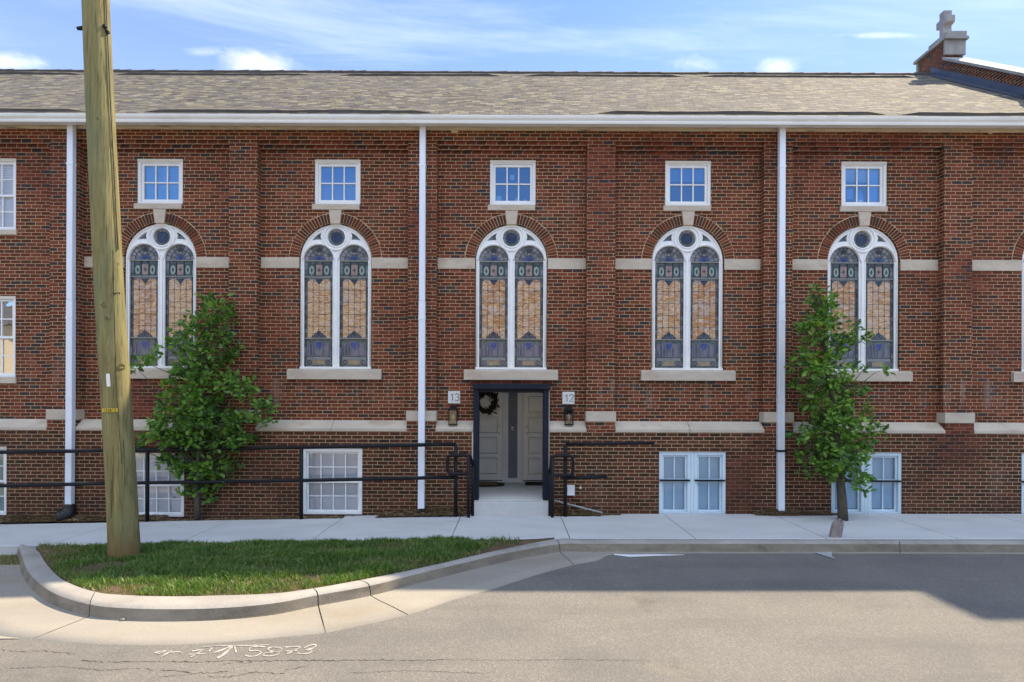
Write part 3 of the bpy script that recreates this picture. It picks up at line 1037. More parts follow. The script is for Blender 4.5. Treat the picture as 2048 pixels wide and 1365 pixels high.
mb = MB()
STROKES = [([(150, 250), (270, 222)], 14), ([(190, 222), (180, 265)], 12), ([(180, 262), (260, 235)], 10), ([(212, 292), (330, 225)], 12), ([(310, 245), (400, 238), (430, 250)], 12),
           ([(530, 232), (655, 215), (620, 235), (520, 295)], 13), ([(500, 265), (665, 258)], 11), ([(740, 195), (705, 235)], 11),
           ([(640, 190), (760, 178), (900, 174), (1120, 172), (1320, 165)], 9), ([(790, 305), (850, 270), (900, 225), (945, 180)], 24), ([(750, 250), (850, 215), (925, 182)], 16), ([(970, 182), (985, 245)], 22),
           ([(1280, 185), (1150, 185), (1120, 225), (1200, 225), (1240, 245), (1190, 280), (1110, 285), (1075, 270)], 12),
           ([(1440, 195), (1350, 190), (1310, 215), (1380, 240), (1430, 235), (1455, 205), (1400, 195)], 12), ([(1380, 240), (1290, 250), (1260, 275), (1340, 282), (1410, 265), (1430, 240), (1380, 240)], 12),
           ([(1490, 190), (1640, 185), (1580, 225), (1505, 262)], 13), ([(1485, 232), (1610, 228)], 11),
           ([(1680, 195), (1760, 165), (1805, 170), (1770, 200), (1700, 220), (1760, 222), (1735, 250), (1660, 258), (1615, 252)], 12)]
for ln, wd in STROKES:
    base = px_line(ln)
    sm = [Vector((x, y, 0)) for x, y in base]
    pts_ = []
    for k in range(len(sm) - 1):
        p = [sm[max(k - 1, 0)], sm[k], sm[k + 1], sm[min(k + 2, len(sm) - 1)]]
        pts_ += [cr(*p, t / 5) for t in range(5)]
    pts_.append(sm[-1])
    # stroke width given in pixels of the sketch; spread in the picture plane then dropped on the road
    wpx = 0.95 * wd / 5.12
    L, Rr = [], []
    for k, p in enumerate(pts_):
        a = pts_[max(k - 1, 0)]; b = pts_[min(k + 1, len(pts_) - 1)]
        t = (b - a).normalized(); nrm = Vector((t.y, -t.x, 0)) * wpx / 2 * random.uniform(0.8, 1.15)
        L.append(on_road(p.x - nrm.x, p.y - nrm.y, 0.0038)); Rr.append(on_road(p.x + nrm.x, p.y + nrm.y, 0.0038))
    i = mb.verts(L); j = mb.verts(Rr)
    for k in range(len(L) - 1):
        mb.face((i + k, j + k, j + k + 1, i + k + 1))
o = mb.build('road_marking', 'road paint')
tag(o, 'white sprayed survey marks and digits 5873 on the sunlit road', 'road marking')
# thin remains of a white parking line by the kerb
mb = MB()
q = [(1228, 1108.5), (1260, 1109.5), (1310, 1109), (1368, 1110)]
for (xa, ya), (xb, yb), wa, wb in zip(q, q[1:], (2.0, 5.0, 3.5), (5.0, 3.5, 0.8)):
    mb.poly([on_road(xa, ya + wa, .006), on_road(xb, yb + wb, .006), on_road(xb, yb, .006), on_road(xa, ya, .006)])
o = mb.build('parking_line', 'white paint')
tag(o, 'short worn white parking line in the shade along the kerb', 'road marking')
# scrap of grey sheet lying by the kerb
mb = MB()
pp = [on_road(1627, 1106, .012), on_road(1663, 1106, .03), on_road(1664, 1113, .012), on_road(1672, 1119, .008)]
mb.poly([pp[0], pp[3], pp[2], pp[1]])
mb.poly([pp[0] - Vector((0, 0, .006)), pp[1] - Vector((0, 0, .006)), pp[2] - Vector((0, 0, .006)), pp[3] - Vector((0, 0, .006))])
o = mb.build('plastic_scrap', 'grey pipe')
tag(o, 'torn triangular grey scrap lying on the road by the kerb', 'scrap')
# pebble in the gutter
bm = bmesh.new()
bmesh.ops.create_icosphere(bm, subdivisions=2, radius=1)
pc = G(247, 1241, -KH)
for v in bm.verts:
    k = 1 + 0.25 * mnoise.noise(v.co * 1.7)
    v.co = Vector((v.co.x * 0.032 * k, v.co.y * 0.02 * k, v.co.z * 0.014 * k)) + pc + Vector((0, 0, 0.008))
mb = MB(); mb.smooth = True; mb.from_bm(bm)
o = mb.build('pebble', 'pebble')
tag(o, 'small flat grey stone lying in the gutter below the grass kerb', 'stone')
#@@BUILDING

# ================================================================== CHURCH
church = empty('church_building', 'long red brick church with arched stained-glass windows, grey shingle roof and white gutter', 'church', (0, 0, 0))
BX0, BX1 = -15.0, 12.5
BAYS = [-6.13, -3.08, -0.02, 3.05, 6.11, 9.49]
PIL = [-10.75, -7.69, -4.62, -1.55, 1.52, 4.555, 7.64, 11.1]
PW = 0.245
Z_SP, R_AR = 4.376, 0.628          # spring line and radius of the arched openings
Z_SILL = 2.474
Z_WT0, Z_WT1 = 1.40, 1.585         # water table
Z_TOP = 6.56
UPPER = [(x, x) for x in (-6.14, -3.05, 0.0, 3.05, 6.115)]
SASH_X = (-9.42, -8.64)
DX0, DX1, DZ0, DZ1 = -0.652, 0.622, 0.225, 2.225


def arch_outline(cx, r, z0, zsp, n=28):
    return [(cx - r, z0)] + [(cx + r, z0)] + arc(cx, zsp, r, 0, 180, n)


# field wall
holes = [arch_outline(x, R_AR + 0.003, Z_SILL, Z_SP) for x in BAYS]
UZ = (5.335, 6.125)
for x, _ in UPPER:
    holes.append(rect(x - 0.40, x + 0.40, *UZ))
holes.append(rect(9.49 - .4, 9.49 + .4, *UZ))
holes.append(rect(SASH_X[0], SASH_X[1], 4.87, 6.12))
holes.append(rect(SASH_X[0], SASH_X[1], 2.31, 3.725))
mb = MB()
mb.holed([(BX0, Z_WT0 - 0.05), (DX0, Z_WT0 - 0.05), (DX0, DZ1), (DX1, DZ1), (DX1, Z_WT0 - 0.05), (BX1, Z_WT0 - 0.05), (BX1, 6.7), (BX0, 6.7)], holes, 0.0, 0.16)
mb.build('wall', 'brick', church)
# plinth
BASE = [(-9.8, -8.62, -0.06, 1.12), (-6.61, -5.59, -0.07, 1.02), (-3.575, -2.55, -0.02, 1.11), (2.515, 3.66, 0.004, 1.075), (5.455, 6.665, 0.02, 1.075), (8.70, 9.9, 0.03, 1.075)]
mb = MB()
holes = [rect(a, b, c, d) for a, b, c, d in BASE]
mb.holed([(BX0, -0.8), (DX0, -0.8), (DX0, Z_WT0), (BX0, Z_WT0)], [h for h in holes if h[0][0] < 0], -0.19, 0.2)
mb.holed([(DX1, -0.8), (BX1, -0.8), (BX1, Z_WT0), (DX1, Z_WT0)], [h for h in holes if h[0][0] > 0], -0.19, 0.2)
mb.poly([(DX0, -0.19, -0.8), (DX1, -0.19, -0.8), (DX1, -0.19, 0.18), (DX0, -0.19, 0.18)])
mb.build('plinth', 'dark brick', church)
# back, ends and inner backing of the building
mb = MB()
mb.poly([(BX0, 0.0, -0.8), (BX0, 7.4, -0.8), (BX0, 7.4, 6.7), (BX0, 0.0, 6.7)])
mb.poly([(BX0, 7.4, -0.8), (BX1, 7.4, -0.8), (BX1, 7.4, 6.7), (BX0, 7.4, 6.7)])
mb.poly([(BX1, 0, -0.8), (BX1, 7.4, -0.8), (BX1, 7.4, 6.7), (BX1, 3.7, 9.6), (BX1, 0, 6.7)])
mb.build('rear_wall', 'brick', church)
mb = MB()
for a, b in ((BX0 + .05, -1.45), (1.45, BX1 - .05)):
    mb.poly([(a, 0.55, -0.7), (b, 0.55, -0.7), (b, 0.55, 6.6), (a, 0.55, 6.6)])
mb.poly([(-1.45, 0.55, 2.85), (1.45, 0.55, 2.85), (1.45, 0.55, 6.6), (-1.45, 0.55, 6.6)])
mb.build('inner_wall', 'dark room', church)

# brick band under the eaves, corbelled out in two courses
edges_f = [BX0] + [q for p in PIL for q in (p - PW, p + PW)] + [BX1]
mb = MB()
mb.box(BX0, BX1, -0.14, 0.02, 6.384, Z_TOP)
for k in range(0, len(edges_f), 2):
    a, b = edges_f[k], edges_f[k + 1]
    mb.box(a, b, -0.095, 0.02, 6.323, 6.383)
    mb.box(a, b, -0.048, 0.02, 6.262, 6.322)
mb.build('eaves_band', 'brick', church)
for p in PIL:
    mb = MB()
    mb.box(p - PW, p + PW, -0.14, 0.02, 1.76, 6.383)
    mb.box(p - PW, p + PW, -0.188, 0.02, 1.30, 1.578)
    mb.build('pilaster', 'brick', church)
    mb = MB()
    mb.box(p - PW - 0.012, p + PW + 0.012, -0.20, 0.02, 1.58, 1.757)
    mb.build('pilaster_cap', 'limestone', church, bevel=0.008)
mb = MB()
mb.box(BX0, BX1, -0.17, -0.02, Z_TOP + 0.002, 6.645)
fr_o = mb.build('frieze', 'frieze board', church)
# mortar drips on the wall under the frieze
for px, py, rx, rz in ((909, 264, 0.075, 0.035), (1980, 266, 0.05, 0.03), (70, 250, 0.06, 0.016)):
    mb = MB()
    c0 = P(px, py, -0.14)
    pts_ = []
    for k in range(14):
        a = 2 * math.pi * k / 14
        q = random.uniform(0.65, 1.1)
        pts_.append((c0.x + rx * q * math.cos(a), c0.z + rz * q * math.sin(a)))
    mb.prism(pts_, -0.146, -0.139)
    mb.build('mortar_patch', 'mortar', church)

# stone courses
for k in range(0, len(edges_f), 2):
    a, b = edges_f[k] , edges_f[k + 1]
    segs = [(a, b)]
    wt = [(a, b)]
    inside = [x for x in BAYS if a < x < b]
    if inside:
        x = inside[0]
        segs = [(a, x - R_AR - 0.002), (x + R_AR + 0.002, b)]
        for s0, s1 in segs:
            if s1 > s0:
                mb = MB(); mb.box(s0 + .002, s1, -0.012, 0.02, 4.222, 4.412)
                mb.build('stone_course', 'limestone', church, bevel=0.006)
    if a < 0 < b:
        wt = [(a, DX0), (DX1, b)]
    for s0, s1 in wt:
        # sloping water table, in lengths
        nseg = max(1, round((s1 - s0) / 1.15))
        mb = MB()
        for q in range(nseg):
            u0 = s0 + (s1 - s0) * q / nseg + 0.003; u1 = s0 + (s1 - s0) * (q + 1) / nseg - 0.003
            mb.prismx([(0.02, Z_WT0 + .002), (-0.20, Z_WT0 + .002), (-0.20, Z_WT0 + 0.055), (-0.03, Z_WT1), (0.02, Z_WT1)], u0, u1)
        mb.build('water_table', 'limestone', church, bevel=0.006)

# eaves: soffit, gutter, downspouts
mb = MB()
mb.box(BX0, BX1, -0.42, -0.10, 6.646, 6.67)
mb.build('soffit', 'soffit paint', church)
mb = MB()
gp = [(-0.36, 6.535), (-0.455, 6.535), (-0.462, 6.56), (-0.458, 6.585), (-0.480, 6.615), (-0.487, 6.64), (-0.487, 6.662), (-0.472, 6.662), (-0.472, 6.645), (-0.44, 6.58), (-0.37, 6.56), (-0.36, 6.66), (-0.348, 6.66), (-0.348, 6.535)]
for a, b in ((BX0, -7.2), (-7.198, -1.1), (-1.098, 4.2), (4.202, BX1)):
    mb.prismx(gp, a, b)
mb.build('gutter', 'gutter metal', church)

for X, zb, kind in ((-7.49, 0.12, 'boot'), (-1.53, 0.105, ''), (4.56, 0.055, '')):
    d = MB()
    w2, dp = 0.050, 0.080
    def spout(d, pts):
        rows = []
        for (yy, zz) in pts:
            rr_ = []
            for (ox, oy) in ((-1, -1), (-.8, -1.12), (-.3, -1.0), (.3, -1.0), (.8, -1.12), (1, -1), (1, 1), (-1, 1), (-1, -1)):
                rr_.append((X + ox * w2, yy + oy * dp / 2, zz))
            rows.append(rr_)
        d.loft(rows, smooth=False)
    spout(d, [(-0.243, 6.643), (-0.243, 3.62)][::-1])
    w2 = 0.054
    spout(d, [(-0.243, 3.615), (-0.245, 1.7), (-0.255, zb)][::-1])
    o = d.build('downspout', 'downspout metal', church)
    for z in (5.9, 3.3, 1.95):
        st_ = MB()
        st_.box(X - 0.058, X + 0.058, -0.290, -0.20, z, z + 0.03)
        st_.build('strap', 'downspout metal', o)
    if kind == 'boot':
        b = MB(); b.smooth = True
        path = [(X, -0.255, 0.155), (X, -0.26, 0.07), (X - 0.015, -0.28, 0.00), (X - 0.07, -0.31, -0.045), (X - 0.13, -0.335, -0.05)]
        fine = []
        for k in range(len(path) - 1):
            for t in range(4):
                fine.append(Vector(path[k]).lerp(Vector(path[k + 1]), t / 4))
        fine.append(Vector(path[-1]))
        b.tube(fine, [0.074 + 0.03 * min(1, k / 8) + (0.008 if k % 2 else 0) for k in range(len(fine))], 14)
        b.build('drain_boot', 'black plastic', o)
    elif X > 0:
        b = MB(); b.box(X - 0.07, X + 0.085, -0.305, -0.19, 1.085, 1.12, 0.006)
        b.build('strap', 'black metal', o, label='black strap around the downspout')
    else:
        b = MB(); b.tube([(X - 0.02, -0.27, 0.05), (X - 0.02, -0.34, 0.03)], 0.045, 14)
        b.build('drain_boot', 'black plastic', o)

# ------------------------------------------------------------------ roof
E_Y, E_Z = -0.44, 6.675
SL = 0.741
RY = 3.70
RZ_ = E_Z + SL * (RY - E_Y)
mb = MB()
rx = [BX0 + (BX1 - BX0) * k / 60 for k in range(61)]
ry = [E_Y + (RY - E_Y) * k / 24 for k in range(25)]
def roof_z(x, y):
    return E_Z + SL * (y - E_Y) + 0.012 * mnoise.noise(Vector((x * 0.6, y * 0.7, 3.0)))
mb.loft([[(x, y, roof_z(x, y)) for x in rx] for y in ry])
mb.loft([[(x, RY + (RY - y) * -1 if False else 2 * RY - y, roof_z(x, y) - 0.001) for x in rx] for y in ry[::-1]])
mb.box(BX0, BX1, E_Y + 0.003, E_Y + 0.10, E_Z - 0.03, E_Z - 0.006)
roof = mb.build('roof', 'shingle', church)
# ridge cap, slightly wavy
mb = MB()
x = BX0
rk = random.Random(5)
while x < 9.9:
    L = 0.28
    dz = rk.uniform(0.0, 0.018)
    a = 0.15
    mb.loft([[(x, RY + s * a, RZ_ + 0.035 + dz * t - SL * abs(s) * a * 0.9) for s in (-1, -0.5, 0, 0.5, 1)] for x, t in ((x, 0.2), (x + L + 0.02, 1.0))])
    mb.poly([(x, RY - a, RZ_ + .035 - SL * a * .9), (x + L, RY - a, RZ_ + .035 + dz - SL * a * .9), (x + L, RY - a + .01, RZ_ - SL * a), (x, RY - a + .01, RZ_ - SL * a)])
    x += L
mb.build('ridge_cap', 'dark shingle', roof)
# lifted shingle courses near the ridge and the eave
def lifted(x0, x1, y, seed):
    r = random.Random(seed)
    m = MB()
    n_ = max(3, int((x1 - x0) / 0.15))
    top, bot, low = [], [], []
    for k in range(n_ + 1):
        x = x0 + (x1 - x0) * k / n_
        t = min(1, min(k, n_ - k) / 2.0)
        h = (0.045 + 0.012 * mnoise.noise(Vector((x * 0.9, seed, 0))) + r.uniform(-.004, .004)) * t + 0.004
        top.append((x, y + 0.32, roof_z(x, y + 0.32) + 0.003)); bot.append((x, y, roof_z(x, y) + h))
        low.append((x, y + 0.012, roof_z(x, y) + 0.004))
    m.loft([bot, top]); 
    m.cur = 1
    m.loft([low, bot], smooth=False)
    m.build('lifted_shingle', ['shingle', 'dark shingle'], roof)
def rx_at(px, y):
    return (px - 1024) * (D0 + y) / F
Yt = 3.22
for a, b in ((-1500, 160), (228, 620), (676, 1000), (1045, 1366), (1400, 1832)):
    lifted(rx_at(a, Yt), rx_at(b, Yt), Yt, int(a) % 97)
Yb = -0.30
for a, b in ((-600, 175), (285, 862), (1193, 1770), (1800, 2300)):
    lifted(rx_at(a, Yb), rx_at(b, Yb), Yb, int(a) % 89)

# gable parapet that stands across the roof on the right
GX0, GX1 = 9.96, 10.38
def rz0(y):
    return E_Z + SL * (y - E_Y)
par = MB()
cop_h = 0.40
yA, yB = 3.28, 4.12
zcap = 10.27
par.prismx([(0.9, rz0(0.9) - 0.3), (yA, rz0(yA) - 0.3), (RY, RZ_ - 0.3), (yB, rz0(yA) - 0.3), (6.5, rz0(0.9) - 0.3), (6.5, rz0(0.9) + cop_h), (yB, rz0(yA) + cop_h), (yB - .003, zcap), (yA + .003, zcap), (yA, rz0(yA) + cop_h), (0.9, rz0(0.9) + cop_h)], GX0, GX1)
parapet = par.build('gable_parapet', 'brick', church)
m = MB()
for a, b in ((0.9, 1.7), (1.705, 2.5), (2.505, yA - 0.0)):
    m.prismx([(a, rz0(a) + cop_h + .002), (b, rz0(b) + cop_h + .002), (b, rz0(b) + cop_h + 0.07), (a, rz0(a) + cop_h + 0.07)], GX0 - 0.06, GX1 + 0.06)
m.build('coping', 'grey stone', parapet, bevel=0.008)
m = MB()
m.prismx([(yB, rz0(yA) + cop_h + .002), (6.5, rz0(0.9) + cop_h + .002), (6.5, rz0(0.9) + cop_h + .1), (yB, rz0(yA) + cop_h + .1)], GX0 - 0.06, GX1 + 0.06)
m.build('coping', 'grey stone', parapet)
m = MB()
m.box(GX0 - 0.03, GX1 + 0.03, yA - 0.055, yA - 0.001, rz0(yA) + cop_h + 0.103, zcap - 0.002)
m.build('end_block', 'grey stone', parapet, bevel=0.006)
m = MB()
m.box(GX0 - 0.03, GX1 + 0.03, yB + 0.001, yB + 0.06, rz0(yA) + 0.05, zcap - 0.002)
m.build('end_block', 'grey stone', parapet, bevel=0.006)
m = MB()
m.box(GX0 - 0.07, GX1 + 0.07, yA - 0.11, yB + 0.11, zcap, zcap + 0.07)
m.build('cap_stone', 'grey stone', parapet, bevel=0.01)
m = MB()
m.box(GX0 - 0.005, GX1 + 0.03, yA - 0.09, yA + 0.52, zcap + 0.071, zcap + 0.19)
m.build('pedestal', 'grey stone', parapet, bevel=0.012)
# kneeler pier lower down the slope
m = MB()
m.box(GX0 - 0.10, GX1 + 0.1, 0.60, 0.95, 6.9, 8.36)
m.build('kneeler', 'flashing metal', parapet, bevel=0.02)
m = MB()
m.box(11.0, 14.5, 0.12, 1.25, 6.3, 9.75)  # unseen taller block, added for the shadow it drops on the road
m.build('gable_shadow_block', 'dark brick', church)
# lead flashing against the wall
m = MB()
fl = [0.9, 1.5, 2.2, 2.9, yA, RY]
m.loft([[(GX0 - 0.012, y, rz0(y) + 0.17 + 0.01 * math.sin(y * 9)) for y in fl], [(GX0 - 0.016, y, rz0(y) + 0.03) for y in fl], [(GX0 - 0.05, y, rz0(y) + 0.022) for y in fl], [(GX0 - 0.22, y, rz0(y) + 0.016) for y in fl]], smooth=False)
m.loft([[(GX0 - 0.11, 0.60, 8.2), (GX0 - 0.11, 0.75, 8.3), (GX0 - 0.11, 1.0, 8.25)], [(GX0 - 0.20, 0.5, 7.5), (GX0 - 0.22, 0.75, 7.65), (GX0 - 0.16, 1.1, 7.9)]], smooth=True)
m.build('flashing', 'flashing metal', parapet)
m = MB()
m.tube([(9.75, 0.75, rz0(0.75)), (9.75, 0.75, rz0(0.75) + 0.14)], 0.03, 10)
m.build('vent_pipe', 'white plastic', parapet)
# stone cross on the pedestal: broad arms along the wall, flared stem
cxx, cyy, cz0 = 10.16, 3.52, zcap + 0.19
m = MB()
def yz(pts, x0, x1):
    m.prismx([(cyy + a, cz0 + b) for a, b in pts], x0, x1)
cross_o = [(-0.10, 0.0), (-0.085, 0.10), (-0.075, 0.30), (-0.20, 0.34), (-0.20, 0.52), (-0.08, 0.53), (-0.09, 0.70), (0.09, 0.70), (0.08, 0.53), (0.20, 0.52), (0.20, 0.34), (0.075, 0.30), (0.085, 0.10), (0.10, 0.0)]
cross_o = [(a * 0.88, b * 0.92) for a, b in cross_o]
yz(cross_o, cxx - 0.10, cxx + 0.10)
m.build('stone_cross', 'grey stone', parapet, bevel=0.02)

# ------------------------------------------------------------------ arched windows
FY = 0.045         # frame face
GY = 0.082         # glass


def lancet_glass(B, cx):
    """stained glass of one light: collects quads per kind of glass"""
    r = random.Random(int(cx * 1000) + 5)
    h = 0.262
    sp = 4.386

    def q(kind, x0, x1, z0, z1, y=GY):
        B[kind].poly([(cx + x0, y, z0), (cx + x1, y, z0), (cx + x1, y, z1), (cx + x0, y, z1)])

    def pg(kind, pts, y):
        B[kind].poly([(cx + x, y, z) for x, z in pts])

    def lead(pts, wd=0.007, kind='lead', y=GY - 0.006):
        B[kind].ribbon([(cx + x, y, z) for x, z in pts], wd, 'XZ')
    # head
    for ring, (r0, r1, nn) in enumerate(((0.0, 0.10, 3), (0.10, 0.18, 7), (0.18, h, 10))):
        for k in range(nn):
            a0, a1 = 180 * k / nn, 180 * (k + 1) / nn
            o_ = arc(0, sp, r1, a0, a1, 4)
            i_ = arc(0, sp, r0, a1, a0, 4) if r0 > 0 else [(0, sp)]
            pg('head', o_ + i_, GY)
            lead([(r0 * math.cos(R(a0)), sp + r0 * math.sin(R(a0))), (r1 * math.cos(R(a0)), sp + r1 * math.sin(R(a0)))], 0.007)
        lead(arc(0, sp, r1 - 0.004, 0, 180, 18), 0.009)
    pg('blue', [(x, z) for x, z in arc(0, sp, 0.082, 0, 180, 12)], GY - 0.003)
    lead([(0, sp), (0, sp + 0.082)], 0.008); lead([(-0.05, sp + 0.03), (0.05, sp + 0.03)], 0.007)
    pg('lead', [(-0.045, sp + 0.20), (-0.03, sp + 0.13), (0.03, sp + 0.13), (0.045, sp + 0.20), (0.02, sp + 0.215), (-0.02, sp + 0.215)], GY - 0.003)  # dark glass shield, drawn into the leading mesh
    lead(arc(0, sp + 0.17, 0.022, 0, 360, 10), 0.007)
    q('border', -h, h, 4.36, sp)
    # medallion row
    z0, z1 = 4.08, 4.36
    for a, b in ((-h, -0.195), (0.195, h)):
        for k in range(4):
            q('border', a, b, z0 + 0.07 * k, z0 + 0.07 * (k + 1))
    q('border', -0.195, 0.195, z1 - 0.05, z1); q('border', -0.195, 0.195, z0, z0 + 0.035)
    for k, kd in ((-1, 'green'), (0, 'rose'), (1, 'green')):
        c = 0.13 * k
        q('border', c - 0.065, c + 0.065, z0 + 0.035, z1 - 0.05)
        if k:
            pg(kd + ('' if k < 0 else ' b'), [(c + x, z + z0 + 0.125) for x, z in arc(0, 0, 1, 0, 360, 16)[:-1] for x, z in ((x * 0.05, z * 0.085),)], GY - 0.003)
            lead([(c + x * 0.05, z * 0.085 + z0 + 0.125) for x, z in arc(0, 0, 1, 0, 360, 16)], 0.008)
            pg('lead', [(c, z0 + 0.075), (c + 0.022, z0 + 0.125), (c, z0 + 0.175), (c - 0.022, z0 + 0.125)], GY - 0.005)  # dark glass diamond, held in the leading mesh
        else:
            q(kd, c - 0.052, c + 0.052, z0 + 0.045, z1 - 0.06, GY - 0.003)
            pg('lead', [(c, z0 + 0.08), (c + 0.012, z0 + 0.118), (c + 0.04, z0 + 0.13), (c + 0.012, z0 + 0.142), (c, z0 + 0.18), (c - 0.012, z0 + 0.142), (c - 0.04, z0 + 0.13), (c - 0.012, z0 + 0.118)], GY - 0.005)  # dark glass star of the middle tile, also in the leading mesh
        for s in (-0.065, 0.065):
            lead([(c + s, z0), (c + s, z1)], 0.009)
    lead([(-0.195, z0 + 0.035), (0.195, z0 + 0.035)]); lead([(-0.195, z1 - 0.05), (0.195, z1 - 0.05)])
    # main light: amber field with border strips
    a0, a1 = 3.02, 4.08
    nb = 13
    for s in (-1, 1):
        for k in range(nb):
            za, zb = a0 + (a1 - a0) * k / nb, a0 + (a1 - a0) * (k + 1) / nb
            x0, x1 = sorted((s * 0.205, s * h))
            q('border', x0, x1, za, zb)
            lead([(x0, za), (x1, za)], 0.006)
        lead([(s * 0.207, a0), (s * 0.207, a1)], 0.012)
        lead([(s * 0.236, a0), (s * 0.236, a1)], 0.005)
    xc = [-0.205, -0.103, 0.0, 0.103, 0.205]
    zc_ = [a0, 3.225, 3.435, 3.645, 3.86, a1 - 0.03]
    for i in range(4):
        for j in range(5):
            q('amber', xc[i], xc[i + 1], zc_[j], zc_[j + 1])
    q('border', -0.205, 0.205, a1 - 0.03, a1)
    for x in xc[1:-1]:
        lead([(x, a0), (x, a1 - 0.03)], 0.0055)
    for z in zc_[1:-1]:
        lead([(-0.205, z), (0.205, z)], 0.005)
    for x in (-0.103, 0.103):
        for z in (3.225, 3.86):
            e = 0.028
            pg('lead', [(x, z - e), (x + .006, z - .006), (x + e, z), (x + .006, z + .006), (x, z + e), (x - .006, z + .006), (x - e, z), (x - .006, z - .006)], GY - 0.007)  # small dark glass stars, part of the leading mesh
    # scalloped corners at the top and the two palmettes
    for x in (-0.205, 0.0, 0.205):
        wdt = 0.045 if x else 0.075
        pg('navy' if not x else 'border', [(x - wdt if x >= 0 else x, a1 - 0.03), (x, a1 - 0.13 if not x else a1 - 0.075), (x + wdt if x <= 0 else x, a1 - 0.03)] if x == 0 or x < 0 else [(x - wdt, a1 - 0.03), (x, a1 - 0.075), (x, a1 - 0.03)], GY - 0.004)
    palm = [(-0.135, a0 + 0.002), (-0.115, a0 + 0.045), (-0.085, a0 + 0.05), (-0.075, a0 + 0.085), (-0.04, a0 + 0.085), (-0.03, a0 + 0.115), (-0.012, a0 + 0.115), (0, a0 + 0.155),
            (0.012, a0 + 0.115), (0.03, a0 + 0.115), (0.04, a0 + 0.085), (0.075, a0 + 0.085), (0.085, a0 + 0.05), (0.115, a0 + 0.045), (0.135, a0 + 0.002)]
    pg('navy', palm, GY - 0.008)
    for s in (-1, 1):
        lead([(s * x, z) for x, z in ((0.01, a0 + .01), (0.03, a0 + .06), (0.06, a0 + .06), (0.06, a0 + .03), (0.04, a0 + .03))], 0.006, 'pale', GY - 0.010)
        lead([(s * x, z) for x, z in ((0.07, a0 + .01), (0.09, a0 + .035), (0.105, a0 + .02))], 0.005, 'pale', GY - 0.010)
    # bottom panel
    b0, b1 = 2.512, 3.01
    q('border', -h, h, b0, 2.545); q('border', -0.215, 0.215, 2.935, b1); q('border', -0.215, 0.215, 2.645, 2.70)
    for s in (-1, 1):
        x0, x1 = sorted((s * 0.215, s * h))
        for k in range(6):
            q('border', x0, x1, 2.545 + 0.0775 * k, 2.545 + 0.0775 * (k + 1))
        lead([(s * 0.217, 2.53), (s * 0.217, 2.99)], 0.011, 'lead')
    for k in range(8):
        xa, xb = -0.215 + 0.43 * k / 8, -0.215 + 0.43 * (k + 1) / 8
        q('violet', xa, xb, 2.70, 2.935)
        xm = (xa + xb) / 2
        lead([(xa, 2.905), (xm, 2.932), (xb, 2.905)], 0.007, 'pale')
        lead([(xa, 2.722), (xm, 2.700), (xb, 2.722)], 0.008, 'pale')
        if k:
            lead([(xa, 2.715), (xa, 2.905)], 0.008, 'pale')
    pg('blue', [(-0.062, 2.955), (-0.058, 2.875), (0.0, 2.815), (0.058, 2.875), (0.062, 2.955)], GY - 0.009)
    lead([(-0.062, 2.955), (-0.058, 2.875), (0.0, 2.815), (0.058, 2.875), (0.062, 2.955), (-0.062, 2.955)], 0.008, 'pale', GY - 0.011)
    lead([(-0.215, 2.70), (0.215, 2.70)], 0.009); lead([(-0.215, 2.645), (0.215, 2.645)], 0.009, 'pale'); lead([(-0.24, 2.548), (0.24, 2.548)], 0.009)
    q('olive', -0.105, 0.105, 2.55, 2.645)
    for s in (-1, 1):
        x0, x1 = sorted((s * 0.112, s * 0.208))
        q('violet', x0, x1, 2.55, 2.645, GY)
        lead([(x0, 2.552), (x1, 2.643)], 0.007, 'pale'); lead([(x0, 2.643), (x1, 2.552)], 0.007, 'pale')
        for x in (x0, x1):
            lead([(x, 2.55), (x, 2.645)], 0.008, 'pale')
    for z, kd, wd in ((4.366, 'bar', 0.020), (4.081, 'bar b', 0.016), (3.012, 'bar c', 0.020)):
        B[kd].box(cx - h, cx + h, GY - 0.03, GY - 0.012, z - wd / 2, z + wd / 2)


